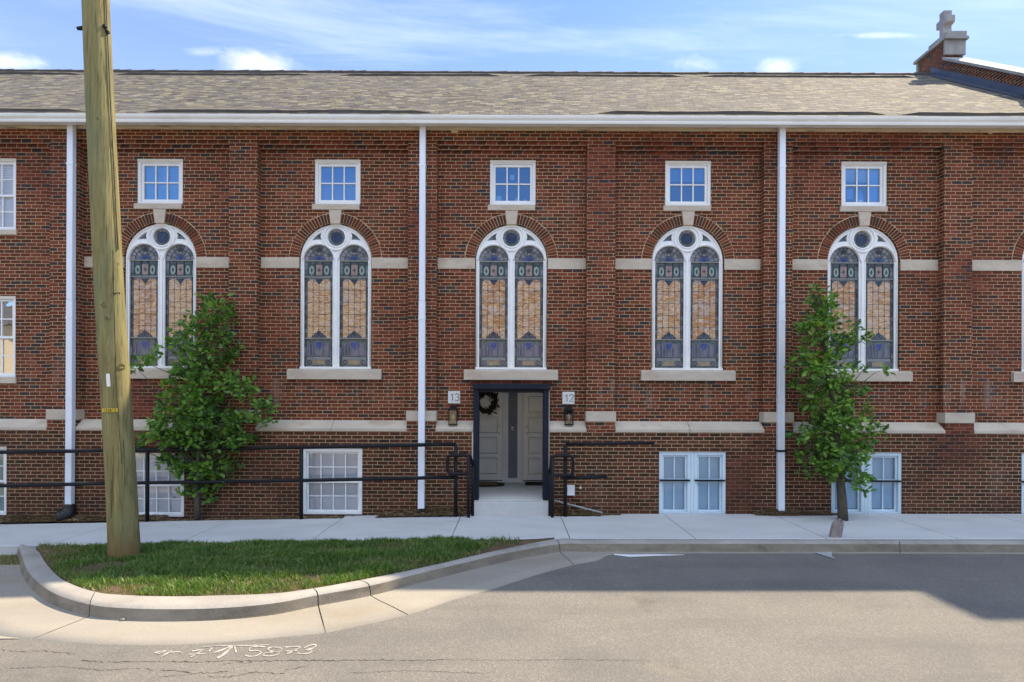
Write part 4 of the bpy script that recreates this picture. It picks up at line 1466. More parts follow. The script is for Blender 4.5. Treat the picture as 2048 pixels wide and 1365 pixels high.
def arched_window():
    f = MB()
    rr = R_AR - 0.004
    sp = Z_SP
    hl = 0.258
    hs = []
    for c in (-0.309, 0.309):
        hs.append([(c - hl, 2.515), (c + hl, 2.515)] + arc(c, 4.386, hl, 0, 180, 22))
    hs.append(arc(0, 4.776, 0.150, 0, 360, 26)[:-1])
    for s in (-1, 1):
        tri = []
        A_, B_, C_ = (-0.425, 4.722), (-0.253, 4.862), (-0.258, 4.735)
        for t in range(7):
            u = t / 6
            x = A_[0] + (B_[0] - A_[0]) * u; z = A_[1] + (B_[1] - A_[1]) * u
            bl = 0.018 * math.sin(math.pi * u)
            tri.append((x - bl * 0.63, z + bl * 0.77))
        for t in range(1, 5):
            u = t / 5
            tri.append((B_[0] + (C_[0] - B_[0]) * u - 0.018 * math.sin(math.pi * u), B_[1] + (C_[1] - B_[1]) * u))
        tri.append(C_)
        for t in range(1, 5):
            u = t / 5
            tri.append((C_[0] + (A_[0] - C_[0]) * u, C_[1] + (A_[1] - C_[1]) * u + 0.006 * math.sin(math.pi * u)))
        hs.append([(s * x * -1, z) for x, z in tri])
    f.holed([(-rr, 2.480), (rr, 2.480)] + arc(0, sp, rr, 0, 180, 40), hs, FY, 0.06)
    # mouldings
    f.tube([(-rr + .02, FY, 2.49)] + [(x, FY, z) for x, z in arc(0, sp, rr - 0.02, 180, 0, 40)] + [(rr - .02, FY, 2.49)], 0.019, 8)
    f.tube([(x, FY, z) for x, z in arc(0, 4.776, 0.168, 0, 360, 32)[:-1]], 0.016, 8, closed=True)
    f.tube([(x, FY - .004, z) for x, z in arc(0, 4.776, 0.222, 0, 360, 36)[:-1]], 0.020, 8, closed=True)
    for c in (-0.309, 0.309):
        f.tube([(x, FY, z) for x, z in arc(c, 4.386, 0.278, 180, 0, 26)], 0.017, 8)
    f.box(-0.022, 0.022, FY - 0.018, FY + 0.01, 2.49, 4.40)
    for c in (-0.051, 0.051, -0.567, 0.567):
        f.box(c - 0.008, c + 0.008, FY - 0.006, FY + 0.02, 2.515, 4.386)
    f.box(-rr + .002, rr - .002, FY - 0.03, FY + 0.03, 2.4765, 2.513)
    win = f.build('arched_window', 'white paint', church)
    GK = ('head', 'blue', 'navy', 'border', 'green', 'rose', 'amber', 'violet', 'olive', 'lead', 'pale', 'bar', 'bar b', 'bar c', 'green b')
    LB = []
    for c in (-0.309, 0.309):
        LB.append({k: MB() for k in GK})
        lancet_glass(LB[-1], c)
    B = {k: MB() for k in GK}
    # oculus and spandrels
    oc = MB()
    for k in range(12):
        oc_pts = arc(0, 4.776, 0.152, 30 * k, 30 * k + 30, 3) + arc(0, 4.776, 0.096, 30 * k + 30, 30 * k, 3)
        B['head'].poly([(x, GY, z) for x, z in oc_pts])
        B['lead'].ribbon([(x, GY - .006, z) for x, z in ((0.096 * math.cos(R(30 * k)), 4.776 + 0.096 * math.sin(R(30 * k))), (0.15 * math.cos(R(30 * k)), 4.776 + 0.15 * math.sin(R(30 * k))))], 0.006, 'XZ')
    B['navy'].poly([(x, GY - .002, z) for x, z in arc(0, 4.776, 0.097, 0, 360, 24)[:-1]])
    B['lead'].ribbon([(x, GY - .006, z) for x, z in arc(0, 4.776, 0.100, 0, 360, 24)], 0.010, 'XZ')
    B['pale'].ribbon([(x, GY - .006, z) for x, z in arc(0, 4.776, 0.128, 0, 360, 24)], 0.006, 'XZ')
    for s in (-1, 1):
        spb = MB()
        for k in range(5):
            x0 = s * (0.24 + 0.042 * k); x1 = s * (0.24 + 0.042 * (k + 1))
            x0, x1 = sorted((x0, x1))
            spb.poly([(x0, GY + .001, 4.70), (x1, GY + .001, 4.70), (x1, GY + .001, 4.885), (x0, GY + .001, 4.885)])
        spb.build('spandrel_glass', 'border glass', win)
    for k, nm, mt in (('head', 'opal_glass', 'head glass'), ('blue', 'blue_glass', 'blue glass'), ('navy', 'dark_glass', 'navy glass'), ('border', 'border_glass', 'border glass'),
                      ('green', 'green_glass', 'green glass'), ('rose', 'rose_glass', 'rose glass'), ('amber', 'amber_glass', 'amber glass'), ('violet', 'violet_glass', 'violet glass'),
                      ('olive', 'olive_glass', 'olive glass'), ('lead', 'leading', 'lead'), ('pale', 'bright_leading', 'pale lead'), ('bar', 'saddle_bar', 'pale lead'), ('bar b', 'saddle_bar', 'pale lead'), ('bar c', 'saddle_bar', 'pale lead'), ('green b', 'green_glass', 'green glass')):
        for bb in LB:
            bb[k].build(nm, mt, win)
        if B[k].f:
            B[k].build({'opal_glass': 'oculus_glass', 'border_glass': 'spandrel_glass'}.get(nm, nm), mt, win)
    # keystone, arch ring and sill belong to the window's surround
    return win


def surround():
    zs_ = Z_SP
    nb = 19
    halves = []
    for s in (1, -1):
        ring = MB()
        for k in range(nb):
            a0 = 3.0 + (82.3 - 3.0) * k / nb; a1 = 3.0 + (82.3 - 3.0) * (k + 1) / nb
            g = 0.62
            r0, r1 = 0.638 + random.uniform(-.003, .003), 0.800 + random.uniform(-.006, .006)
            pts_ = [(r0 * math.cos(R(a0 + g)), zs_ + r0 * math.sin(R(a0 + g))), (r1 * math.cos(R(a0 + g * .8)), zs_ + r1 * math.sin(R(a0 + g * .8))),
                    (r1 * math.cos(R(a1 - g * .8)), zs_ + r1 * math.sin(R(a1 - g * .8))), (r0 * math.cos(R(a1 - g)), zs_ + r0 * math.sin(R(a1 - g)))]
            ring.prism([(s * x, z) for x, z in pts_], -0.011 - random.uniform(0, .004), 0.01)
        halves.append(ring.build('brick_arch', 'arch brick', church))
        m = MB()
        m.poly([(s * x, -0.0022, z) for x, z in (arc(0, zs_, 0.633, 2.2, 83, 24) + arc(0, zs_, 0.812, 83, 2.2, 24))])
        m.build('mortar_ring', 'mortar', halves[-1])
    k_ = MB()
    k_.prism([(-0.082, 4.992), (0.082, 4.992), (0.112, 5.232), (-0.112, 5.232)], -0.030, 0.02)
    ko = k_.build('keystone', 'limestone', church, bevel=0.008)
    s_ = MB()
    s_.prismx([(0.045, 2.29), (-0.065, 2.29), (-0.065, 2.452), (0.0, 2.472), (0.045, 2.475)], -0.817, 0.817)
    so = s_.build('window_sill', 'limestone', church, bevel=0.007)
    return halves + [ko, so]


def copy_part(o, dx, parent):
    c = o.copy(); COL.objects.link(c)
    c.parent = parent
    if parent is church:
        c.location.x = dx
    for ch in list(o.children):
        copy_part(ch, 0, c)
    return c


w0 = arched_window()
sr = surround()
protos = [w0, *sr]
for p_ in protos:
    p_.location.x = BAYS[2]
for i, x in enumerate(BAYS):
    if i == 2:
        continue
    for p_ in protos:
        copy_part(p_, x, church)

# ------------------------------------------------------------------ rectangular windows


def small_window(kind, idx=2):
    """six-pane window, origin at the middle of the opening's bottom; returns its part"""
    f = MB()
    W, H = 0.398, UZ[1] - UZ[0] - 0.004
    f.holed(rect(-W, W, 0.002, H), [rect(-W + 0.05, W - 0.05, 0.045, H - 0.062)], 0.02, 0.07)
    f.cur = 1
    f.box(-W, W, 0.008, 0.0195, H - 0.048, H - 0.002); 
    f.cur = 0
    fo = f.build('upper_window', ['white paint', 'cream trim'], church)
    s = MB()
    x0, x1, z0, z1 = -W + 0.052, W - 0.052, 0.047, H - 0.064
    s.holed(rect(x0, x1, z0, z1), [rect(x0 + 0.042, x1 - 0.042, z0 + 0.042, z1 - 0.042)], 0.045, 0.04)
    gx = [x0 + 0.042 + (x1 - x0 - 0.084) * t / 3 for t in (1, 2)]
    for x in gx:
        s.box(x - 0.010, x + 0.010, 0.050, 0.068, z0 + 0.042, z1 - 0.042)
    zm = (z0 + z1) / 2
    s.box(x0 + 0.042, x1 - 0.042, 0.052, 0.066, zm - 0.010, zm + 0.010)
    s.build('sash', 'white paint', fo)
    p = MB(); p.poly([(x0 + .03, 0.072, z0 + .03), (x1 - .03, 0.072, z0 + .03), (x1 - .03, 0.072, z1 - .03), (x0 + .03, 0.072, z1 - .03)])
    p.build('pane', 'sky pane', fo)
    if kind in ('blind', 'half blind'):
        b = MB()
        nsl = 24
        for k in range(nsl if kind == 'blind' else 9):
            z = z1 - 0.03 - (z1 - z0 - 0.06) * k / nsl
            b.poly([(x0 + .03, 0.105, z - 0.026), (x1 - .03, 0.105, z - 0.026), (x1 - .03, 0.122, z + 0.004), (x0 + .03, 0.122, z + 0.004)])
        b.build('blind', {0: 'sky blue blind', 4: 'blind'}.get(idx, 'blue blind'), fo)
    c = MB(); c.box(-0.435, 0.39 if kind != 'wide' else 0.435, -0.03, 0.03, -0.098, -0.001)
    c.build('sill', 'limestone', fo, bevel=0.006)
    return fo


for i, (x, _) in enumerate(UPPER):
    o = small_window(('blind', 'blind', 'bare', 'half blind', 'half blind')[i], i)
    o.location = (x, 0, UZ[0])
    if i == 2:
        b = MB()
        for (xa, xb, za, zb) in ((-0.05, 0.03, 0.47, 0.56), (-0.285, -0.20, 0.07, 0.19), (0.04, 0.11, 0.07, 0.16), (0.19, 0.25, 0.08, 0.13)):
            b.box(xa, xb, 0.09, 0.10, za, zb)
        b.build('paper', 'blind', o)
    if i == 4:
        b = MB()
        b.box(-0.25, -0.14, 0.10, 0.16, 0.16, 0.33)
        b.tube([(-0.02, 0.16, 0.08), (-0.01, 0.16, 0.22), (0.0, 0.16, 0.33)], [0.10, 0.08, 0.03], 10)
        b.box(0.13, 0.30, 0.11, 0.13, 0.08, 0.68)
        b.build('curtain', 'blue blind', o)
o = small_window('bare'); o.location = (9.49, 0, UZ[0])


def sash_window(x0, x1, z0, z1, y, cols, rows, pane, behind, name='sash_window', cream=True, sill=None, frame='white paint', mid=None, black_bar=False):
    """double-hung window in opening; y is the wall face"""
    f = MB()
    fw = 0.055
    g = 0.002
    f.holed(rect(x0 + g, x1 - g, z0 + g, z1 - g), [rect(x0 + fw, x1 - fw, z0 + 0.035, z1 - fw)], y + 0.018, 0.09)
    fo = f.build(name, frame, church)
    ix0, ix1, iz0, iz1 = x0 + fw + .002, x1 - fw - .002, z0 + 0.037, z1 - fw - .002
    zm = mid if mid else (iz0 + iz1) / 2
    for (a, b, yy) in ((zm - 0.02, iz1, y + 0.045), (iz0, zm + 0.02, y + 0.062)):
        s = MB()
        st = 0.034
        s.holed(rect(ix0, ix1, a, b), [rect(ix0 + st, ix1 - st, a + st, b - st)], yy, 0.03)
        for k in range(1, cols):
            x = ix0 + st + (ix1 - ix0 - 2 * st) * k / cols
            s.box(x - 0.009, x + 0.009, yy + 0.006, yy + 0.02, a + st, b - st)
        for k in range(1, rows):
            z = a + st + (b - a - 2 * st) * k / rows
            s.box(ix0 + st, ix1 - st, yy + 0.008, yy + 0.018, z - 0.009, z + 0.009)
        so = s.build('sash', frame, fo)
        p = MB(); p.poly([(ix0 + .02, yy + 0.022, a + .02), (ix1 - .02, yy + 0.022, a + .02), (ix1 - .02, yy + 0.022, b - .02), (ix0 + .02, yy + 0.022, b - .02)])
        p.build('pane', pane, fo)
    if black_bar:
        bb = MB(); bb.box(x0 + 0.01, x1 - 0.02, y - 0.012, y + 0.030, zm - 0.014, zm + 0.014)
        bb.build('meeting_rail', 'black metal', fo)
    if behind:
        b = MB()
        n_ = int((iz1 - iz0) / 0.042)
        for k in range(n_):
            z = iz1 - 0.042 * k
            b.poly([(ix0 + .01, y + 0.108, z - 0.038), (ix1 - .01, y + 0.108, z - 0.038), (ix1 - .01, y + 0.118, z + 0.006), (ix0 + .01, y + 0.118, z + 0.006)])
        b.build('blind', behind, fo)
    if cream:
        c = MB(); c.box(x0 + .003, x1 - .003, y + 0.006, y + 0.0175, z1 - 0.05, z1 - 0.004)
        c.build('head_trim', 'cream trim', fo)
    if sill:
        c = MB(); c.box(x0 - 0.03, x1 + 0.03, y - 0.03, y + 0.03, z0 - sill, z0 - 0.001)
        c.build('sill', 'limestone', fo, bevel=0.006)
    return fo


sash_window(SASH_X[0], SASH_X[1], 4.87, 6.12, 0.0, 3, 2, 'clear pane', 'blind', sill=0.09)
sash_window(SASH_X[0], SASH_X[1], 2.31, 3.725, 0.0, 3, 2, 'mirror pane', None, sill=0.11)
b_ = BASE
sash_window(*b_[0], -0.19, 4, 2, 'clear pane', 'green blind', name='basement_window')
sash_window(*b_[1], -0.19, 4, 2, 'clear pane', 'blind', name='basement_window')
sash_window(*b_[2], -0.19, 4, 2, 'clear pane', 'blind', name='basement_window', cream=False)
for k in (3, 4, 5):
    x0, x1, z0, z1 = b_[k]
    mid = (x0 + x1) / 2
    zm = 1.95 - (962 - 2 - 800) / 117.2
    sash_window(x0 + 0.001, mid - 0.028, z0, z1, -0.19, 2, 1 if k != 3 else 1, 'clear pane', 'sky blue blind', name='basement_window', cream=False, frame='pale blue paint', mid=zm, black_bar=True)
    sash_window(mid + 0.028, x1 - 0.001, z0, z1, -0.19, 2, 1, 'clear pane', 'sky blue blind', name='basement_window', cream=False, frame='pale blue paint', mid=zm, black_bar=True)
    m = MB(); m.box(mid - 0.026, mid + 0.026, -0.172, -0.08, z0 + .002, z1 - .002)
    m.build('window_mullion', 'pale blue paint', church)

# ------------------------------------------------------------------ entrance
RX0, RX1, RYB, RZ0, RZ1 = -1.36, 1.36, 1.92, 0.24, 2.80
m = MB()
m.poly([(RX0, 0.165, RZ0), (RX0, RYB, RZ0), (RX0, RYB, RZ1), (RX0, 0.165, RZ1)])
m.poly([(RX1, 0.165, RZ0), (RX1, 0.165, RZ1), (RX1, RYB, RZ1), (RX1, RYB, RZ0)])
m.poly([(RX0, 0.165, RZ1), (RX0, RYB, RZ1), (RX1, RYB, RZ1), (RX1, 0.165, RZ1)])
m.poly([(RX0, RYB, RZ0), (RX1, RYB, RZ0), (RX1, RYB, RZ1), (RX0, RYB, RZ1)])
m.build('entry_recess', 'recess paint', church)
m = MB()
m.box(RX0 + .002, RX1 - .002, 0.021, RYB - .002, RZ0 - 0.1, RZ0)
m.box(DX0 + .004, DX1 - .004, -0.235, 0.0205, RZ0 - 0.1, RZ0)
m.build('landing', 'landing concrete', church)
m = MB()
m.box(-0.655, 0.625, -0.36, -0.2355, -0.05, 0.236, 0.008)
m.build('entry_step', 'step concrete', church)
m = MB()
m.box(DX0 - .004, DX0 + 0.088, -0.235, 0.02, RZ0 + .002, 2.13)
m.box(DX1 - 0.088, DX1 + .004, -0.235, 0.02, RZ0 + .002, 2.13)
m.box(DX0 + 0.06, DX1 - 0.06, -0.16, 0.10, 2.075, 2.129)
m.box(DX0 - .012, DX1 + .022, -0.285, 0.02, 2.131, 2.222)
m.build('door_frame', 'navy paint', church, bevel=0.005)
m = MB()
m.box(DX0 - 0.03, DX0 - 0.0045, -0.196, -0.15, 0.2, 1.39)
m.build('sealant', 'cream trim', church)
m = MB()
m.box(DX1 + 0.0045, DX1 + 0.018, -0.196, -0.15, 0.2, 2.10)
m.build('sealant', 'cream trim', church)
# brick course over the door head
m = MB()
k = -0.72
while k < 0.69:
    m.box(k, k + 0.168, -0.012, 0.01, 2.228, 2.282)
    k += 0.178
ob = m.build('soldier_course', 'arch brick', church)

DB = RYB


def entry_door(x0, x1, handle_x, name):
    z0, z1 = 0.30, 2.42
    st = 0.10
    px0, px1 = x0 + st, x1 - st
    zz = [0.42 + 0.4235 * k for k in range(5)]
    d = MB()
    d.holed(rect(x0, x1, z0, z1), [rect(px0, px1, a, min(a + 0.335, z1 - 0.05)) for a in zz], DB - 0.075, 0.06)
    do = d.build('door', 'door paint', church)
    for a in zz:
        b = min(a + 0.335, z1 - 0.05)
        p = MB()
        p.box(px0 + 0.012, px1 - 0.012, DB - 0.062, DB - 0.012, a + 0.012, b - 0.012)
        p.prism([(px0 + 0.055, a + 0.055), (px1 - 0.055, a + 0.055), (px1 - 0.055, b - 0.055), (px0 + 0.055, b - 0.055)], DB - 0.074, DB - 0.0625)
        p.build('door_panel', 'door paint', do, bevel=0.004)
    h = MB()
    h.tube([(handle_x, DB - 0.0755, 1.25), (handle_x, DB - 0.13, 1.25)], [0.024, 0.024], 12)
    h.tube([(handle_x, DB - 0.0755, 1.40), (handle_x, DB - 0.10, 1.40)], [0.026, 0.026], 12)
    h.build('handle', 'white plastic', do)
    t = MB(); t.box(x0 - 0.01, x1 + 0.01, DB - 0.09, DB - 0.008, 0.242, 0.2995)
    t.cur = 1
    t.box(x0, x1, DB - 0.094, DB - 0.0905, 0.282, 0.2985)
    t.build('threshold', ['white paint', 'black metal'], do)
    return do


d13 = entry_door(-1.12, -0.195, -0.27, 'left')
d12 = entry_door(0.235, 1.16, 0.305, 'right')
m = MB()
for a, b in ((-0.186, -0.075), (0.115, 0.226)):
    m.box(a, b, DB - 0.05, DB - 0.003, 0.242, 2.55)
m.build('door_casing', 'white paint', church)
m = MB()
z = 0.33
while z < 2.75:
    m.prismx([(DB - 0.002, z), (DB - 0.028, z), (DB - 0.008, z + 0.268), (DB - 0.002, z + 0.268)], -0.0745, 0.1145)
    z += 0.27
m.build('siding', 'siding paint', church)
m = MB(); m.box(-0.0745, 0.1145, DB - 0.04, DB - 0.003, 0.242, 0.328)
m.build('base_trim', 'white paint', church)


# ================================================================== THINGS BY THE DOOR
def stroke_digits(mb, text, x, z, h, y, wid, flat='XZ'):
    S = {'1': [[(0.12, 0.78), (0.4, 1.0), (0.4, 0.0)]],
         '2': [[(0.05, 0.72), (0.12, 0.92), (0.32, 1.0), (0.54, 0.92), (0.6, 0.72), (0.5, 0.48), (0.05, 0.0), (0.64, 0.0)]],
         '3': [[(0.06, 0.85), (0.2, 0.98), (0.4, 0.98), (0.56, 0.84), (0.54, 0.64), (0.3, 0.54), (0.56, 0.44), (0.62, 0.24), (0.46, 0.03), (0.22, 0.0), (0.03, 0.14)]],
         '5': [[(0.56, 1.0), (0.12, 1.0), (0.08, 0.56), (0.34, 0.64), (0.58, 0.48), (0.6, 0.22), (0.42, 0.02), (0.18, 0.0), (0.03, 0.12)]],
         '7': [[(0.03, 1.0), (0.6, 1.0), (0.24, 0.0)]],
         '8': [[(0.3, 0.53), (0.08, 0.7), (0.12, 0.92), (0.32, 1.0), (0.52, 0.92), (0.55, 0.7), (0.3, 0.53), (0.05, 0.32), (0.08, 0.08), (0.3, 0.0), (0.54, 0.08), (0.58, 0.32), (0.3, 0.53)]]}
    for chx in text:
        for st in S[chx]:
            mb.ribbon([(x + px_ * h, y, z + pz * h) for px_, pz in st], wid, 'XZ')
        x += h * (0.78 if chx != '1' else 0.72)
    return mb


for num, px in (('13', 908), ('12', 1137)):
    c = P(px, 795 if num == '13' else 796.5, -0.02)
    s = 0.104
    m = MB(); m.box(c.x - s, c.x + s, -0.022, -0.001, c.z - s * 1.02, c.z + s * 1.02, 0.003)
    o = m.build('house_number', 'wall plate')
    tag(o, 'square white number plate reading %s on the brick above a lantern' % num, 'number plate', 'door number plates')
    g = MB()
    stroke_digits(g, num, c.x - (0.073 if num == '13' else 0.076), c.z - 0.06, 0.122, -0.0245, 0.012)
    g.build('digits', 'ink', o)


def lantern(px, label):
    c = P(px, 830, -0.10)
    t = empty('wall_lantern', label, 'lantern', (c.x, -0.02, c.z), 'wall lanterns beside the doorway')
    m = MB()
    m.box(-0.045, 0.045, -0.004, 0.019, -0.10, 0.14, 0.004)
    m.build('back_plate', 'black metal', t)
    m = MB()
    w_ = 0.066
    zb, zt = -0.155, 0.075
    yc = -0.085
    for sx in (-1, 1):
        for sy in (-1, 1):
            m.box(sx * w_ - 0.007, sx * w_ + 0.007, yc + sy * w_ - 0.007, yc + sy * w_ + 0.007, zb, zt)
    m.box(-w_ - .009, w_ + .009, yc - w_ - .009, yc + w_ + .009, zb - 0.016, zb - 0.0005)
    m.box(-w_ - .018, w_ + .018, yc - w_ - .018, yc + w_ + .018, zt + 0.0005, zt + 0.028)
    m.box(-w_ + .012, w_ - .012, yc - w_ + .012, yc + w_ - .012, zt + 0.0285, zt + 0.075)
    m.tube([(0, yc, zt + 0.075), (0, yc, zt + 0.092)], 0.022, 10)
    m.build('lantern_cage', 'black metal', t)
    g = MB()
    for (a, b) in (((-w_, yc - w_), (w_, yc - w_)), ((-w_, yc + w_), (-w_, yc - w_)), ((w_, yc - w_), (w_, yc + w_))):
        g.poly([(a[0], a[1], zb), (b[0], b[1], zb), (b[0], b[1], zt), (a[0], a[1], zt)])
    g.build('lantern_glass', 'clear pane', t)
    b = MB()
    b.tube([(0, yc, zb), (0, yc, zb + 0.06)], 0.018, 10)
    b.build('socket', 'brass', t)
    b = MB(); b.smooth = True
    b.tube([(0, yc, zb + 0.061), (0, yc, zb + 0.085), (0, yc, zb + 0.12), (0, yc, zb + 0.155), (0, yc, zb + 0.175)], [0.014, 0.024, 0.032, 0.024, 0.006], 12)
    b.build('bulb', 'lamp filament', t)
    return t


lantern(906.5, 'black glass wall lantern under the number plate 13')
lantern(1137.5, 'black glass wall lantern under the number plate 12')

# wreath on the left door
m = MB()
wc = Vector((-0.405, DB - 0.115, 2.135))
wc = P(972, 804, DB - 0.11)
rw = random.Random(3)
for k in range(340):
    a = rw.uniform(0, 2 * math.pi)
    rr0 = 0.195 + rw.gauss(0, 0.032)
    c = wc + Vector((rr0 * math.cos(a), rw.uniform(-0.03, 0.03), rr0 * math.sin(a)))
    d = Vector((math.cos(a + rw.gauss(0.9, 0.5)), rw.uniform(-.5, .3), math.sin(a + rw.gauss(0.9, 0.5)) - 0.25)).normalized()
    L = rw.uniform(0.06, 0.12)
    n_ = d.cross(Vector((rw.uniform(-1, 1), 1, rw.uniform(-1, 1)))).normalized() * L * 0.17
    m.poly([c - d * L / 2, c + n_, c + d * L / 2, c - n_])
m.tube([(wc.x + 0.19 * math.cos(a), wc.y + 0.02, wc.z + 0.19 * math.sin(a)) for a in [2 * math.pi * k / 24 for k in range(24)]], 0.028, 8, closed=True)
o = m.build('wreath', 'twig')
tag(o, 'dark round leafy wreath hanging on a pale front door', 'wreath')
# door mats
m = MB()
q0, q1 = P(950, 968, 1.5), P(1010, 964, 1.6)
m.prism([(0, 0), (1, 0), (1, 1), (0, 1)], 0, 0) if False else None
pts_ = arc(-0.52, 1.56, 1.0, 0, 360, 36)[:-1]
pl = [(-0.60 + 0.46 * math.copysign(abs(math.cos(a)) ** 0.7, math.cos(a)), 1.53 + 0.27 * math.copysign(abs(math.sin(a)) ** 0.7, math.sin(a))) for a in [2 * math.pi * k / 40 for k in range(40)]]
i = m.verts([(x, y, RZ0 + 0.002) for x, y in pl] + [(x, y, RZ0 + 0.022) for x, y in pl])
m.face([i + 40 + k for k in range(40)])
for k in range(40):
    m.face((i + k, i + (k + 1) % 40, i + 40 + (k + 1) % 40, i + 40 + k))
o = m.build('door_mat', 'rubber mat')
tag(o, 'dark oval rubber mat on the landing under the coir mat', 'door mat', 'door mats')
m = MB()
m.box(-1.02, -0.30, 1.36, 1.72, RZ0 + 0.023, RZ0 + 0.045, 0.006)
o = m.build('door_mat', 'straw mat')
tag(o, 'straw coloured coir mat lying on the dark oval mat', 'door mat', 'door mats')
m = MB()
m.box(0.27, 1.0, 1.46, 1.84, RZ0 + 0.002, RZ0 + 0.03, 0.006)
o = m.build('door_mat', 'rubber mat')
tag(o, 'speckled brown rectangular mat at the door without a wreath', 'door mat', 'door mats')
# door bell on the siding
c = P(1025, 856, DB - 0.035)
m = MB(); m.box(c.x - 0.022, c.x + 0.022, DB - 0.062, DB - 0.030, c.z - 0.05, c.z + 0.035, 0.006)
o = m.build('door_bell', 'white plastic')
tag(o, 'small white door bell on the grey siding between the doors', 'door bell')
m = MB(); m.tube([(c.x, DB - 0.063, c.z - 0.01), (c.x, DB - 0.068, c.z - 0.01)], 0.011, 12); m.build('button', 'ink', o)
m = MB(); m.box(c.x - 0.014, c.x + 0.024, DB - 0.058, DB - 0.030, c.z + 0.0355, c.z + 0.055); m.build('bracket', 'black plastic', o)

# white dryer vent and grey pipe by the wall
c = P(1141, 981, -0.22)
t = empty('wall_vent', 'white plastic hooded vent low on the brick behind the railing post', 'vent', (c.x, -0.19, c.z))
m = MB(); m.box(-0.075, 0.075, -0.012, -0.001, -0.085, 0.085, 0.003); m.build('flange', 'white plastic', t)
m = MB()
m.loft([[(-0.07, -0.013, -0.07), (-0.05, -0.013, 0.075), (0.05, -0.013, 0.075), (0.07, -0.013, -0.07)], [(-0.068, -0.11, -0.075), (-0.042, -0.06, 0.05), (0.042, -0.06, 0.05), (0.068, -0.11, -0.075)]], smooth=False)
m.poly([(-0.068, -0.11, -0.075), (0.068, -0.11, -0.075), (0.042, -0.06, 0.05), (-0.042, -0.06, 0.05)])
m.build('hood', 'white plastic', t, bevel=0.008)
c = P(1161, 976, -0.19)
m = MB(); m.tube([(c.x, -0.19, c.z), (c.x, -0.205, c.z)], [0.022, 0.018], 12)
o = m.build('pipe_cap', 'white plastic'); tag(o, 'tiny round white pipe cap on the brick beside the hooded vent', 'pipe cap')
m = MB()
pa = [P(1108, 1001, -0.27), P(1130, 1007, -0.27), P(1165, 1016, -0.28), P(1205, 1026, -0.30)]
m.tube(pa, 0.014, 10)
o = m.build('drain_pipe', 'grey pipe'); tag(o, 'thin grey pipe lying on the mulch under the hooded wall vent', 'pipe')


# ------------------------------------------------------------------ railings
def rail(path, r=0.022, n=10):
    m = MB(); m.tube(path, r, n); return m


RYp = -0.43
t = empty('guard_rail', 'long black two-bar pipe railing passing behind the utility pole and the bushy oak', 'railing', (P(603, 1030, RYp).x, RYp, 0), 'black pipe railings')
def loc(p, t):
    return p - t.location
top = [(-420, 912), (0, 905), (295, 900.5), (603, 895), (912, 889)]
mid = [(-420, 979), (0, 972), (295, 966), (603, 961.5), (912, 955)]
rail([loc(P(x, y, RYp), t) for x, y in top], 0.031).build('top_bar', 'black metal', t)
rail([loc(P(x, y, RYp), t) for x, y in mid], 0.030).build('lower_bar', 'black metal', t)
for px, py, pb in ((-330, 910, 1048), (295, 900.5, 1037), (603, 895, 1030), (912, 889, 1027)):
    p0 = P(px, py, RYp); p1 = Vector((p0.x, RYp, zs(p0.x) - 0.02))
    rail([loc(p0 + Vector((0, 0, 0.0)), t), loc(p1, t)], 0.031).build('post', 'black metal', t)


def loop(px0, px1, py0, py1, y, rc=8):
    """rounded rectangle of pipe in pixels"""
    out = []
    for cx_, cy_, a0 in ((px1 - rc, py0 + rc, -90), (px1 - rc, py1 - rc, 0), (px0 + rc, py1 - rc, 90), (px0 + rc, py0 + rc, 180)):
        for k in range(5):
            a = R(a0 + 90 * k / 4)
            out.append(P(cx_ + rc * math.cos(a), cy_ + rc * math.sin(a), y))
    return out


YA, YB = -0.80, -0.30
YA = -0.50
t = empty('hand_rail', 'short black looped handrail at the entrance step below plate 13', 'railing', (P(938, 1020, YA).x, YA, 0), 'black pipe railings')
m = MB()
m.tube([loc(p, t) for p in loop(895, 938, 911, 948, YA)], 0.026, 10, closed=True)
m.build('loop_bar', 'black metal', t)
p0 = P(937.5, 911, YA)
rail([loc(p0, t), loc(Vector((p0.x, YA, zs(p0.x) - .02)), t)], 0.027).build('post', 'black metal', t)
pw = P(947.5, 935, -0.30)
rail([loc(p0, t), loc(P(940.5, 912, YA + .03), t), loc(P(947, 932, -0.32), t)], 0.024).build('sloping_bar', 'black metal', t)
pz = P(946, 925, -0.33)
rail([loc(pz, t), loc(Vector((pz.x, -0.36, 0.0)), t)], 0.026).build('post', 'black metal', t)

t = empty('guard_rail', 'black two-bar pipe railing beside the white wall vent, its bars ending free', 'railing', (P(1131, 1020, RYp).x, RYp, 0), 'black pipe railings')
p0 = P(1131, 889, RYp)
rail([loc(p0, t), loc(P(1308, 886.5, RYp), t)], [0.030, 0.022]).build('top_bar', 'black metal', t)
rail([loc(P(1131, 957, RYp), t), loc(P(1214, 953.5, RYp), t)], 0.030).build('lower_bar', 'black metal', t)
rail([loc(p0, t), loc(Vector((p0.x, RYp, -.02)), t)], 0.031).build('post', 'black metal', t)
t = empty('hand_rail', 'short black looped handrail at the entrance step below plate 12', 'railing', (P(1103, 1020, YA).x, YA, 0), 'black pipe railings')
m = MB()
m.tube([loc(p, t) for p in loop(1103, 1146, 912, 951, YA)], 0.026, 10, closed=True)
m.build('loop_bar', 'black metal', t)
p0 = P(1105, 915, YA)
rail([loc(p0, t), loc(Vector((p0.x, YA, -.02)), t)], 0.027).build('post', 'black metal', t)
pz = P(1100, 945, -0.36)
rail([loc(P(1103, 925, YA + .02), t), loc(P(1099, 945, -0.33), t)], 0.024).build('sloping_bar', 'black metal', t)
rail([loc(pz, t), loc(Vector((pz.x, -0.36, -.02)), t)], 0.026).build('post', 'black metal', t)

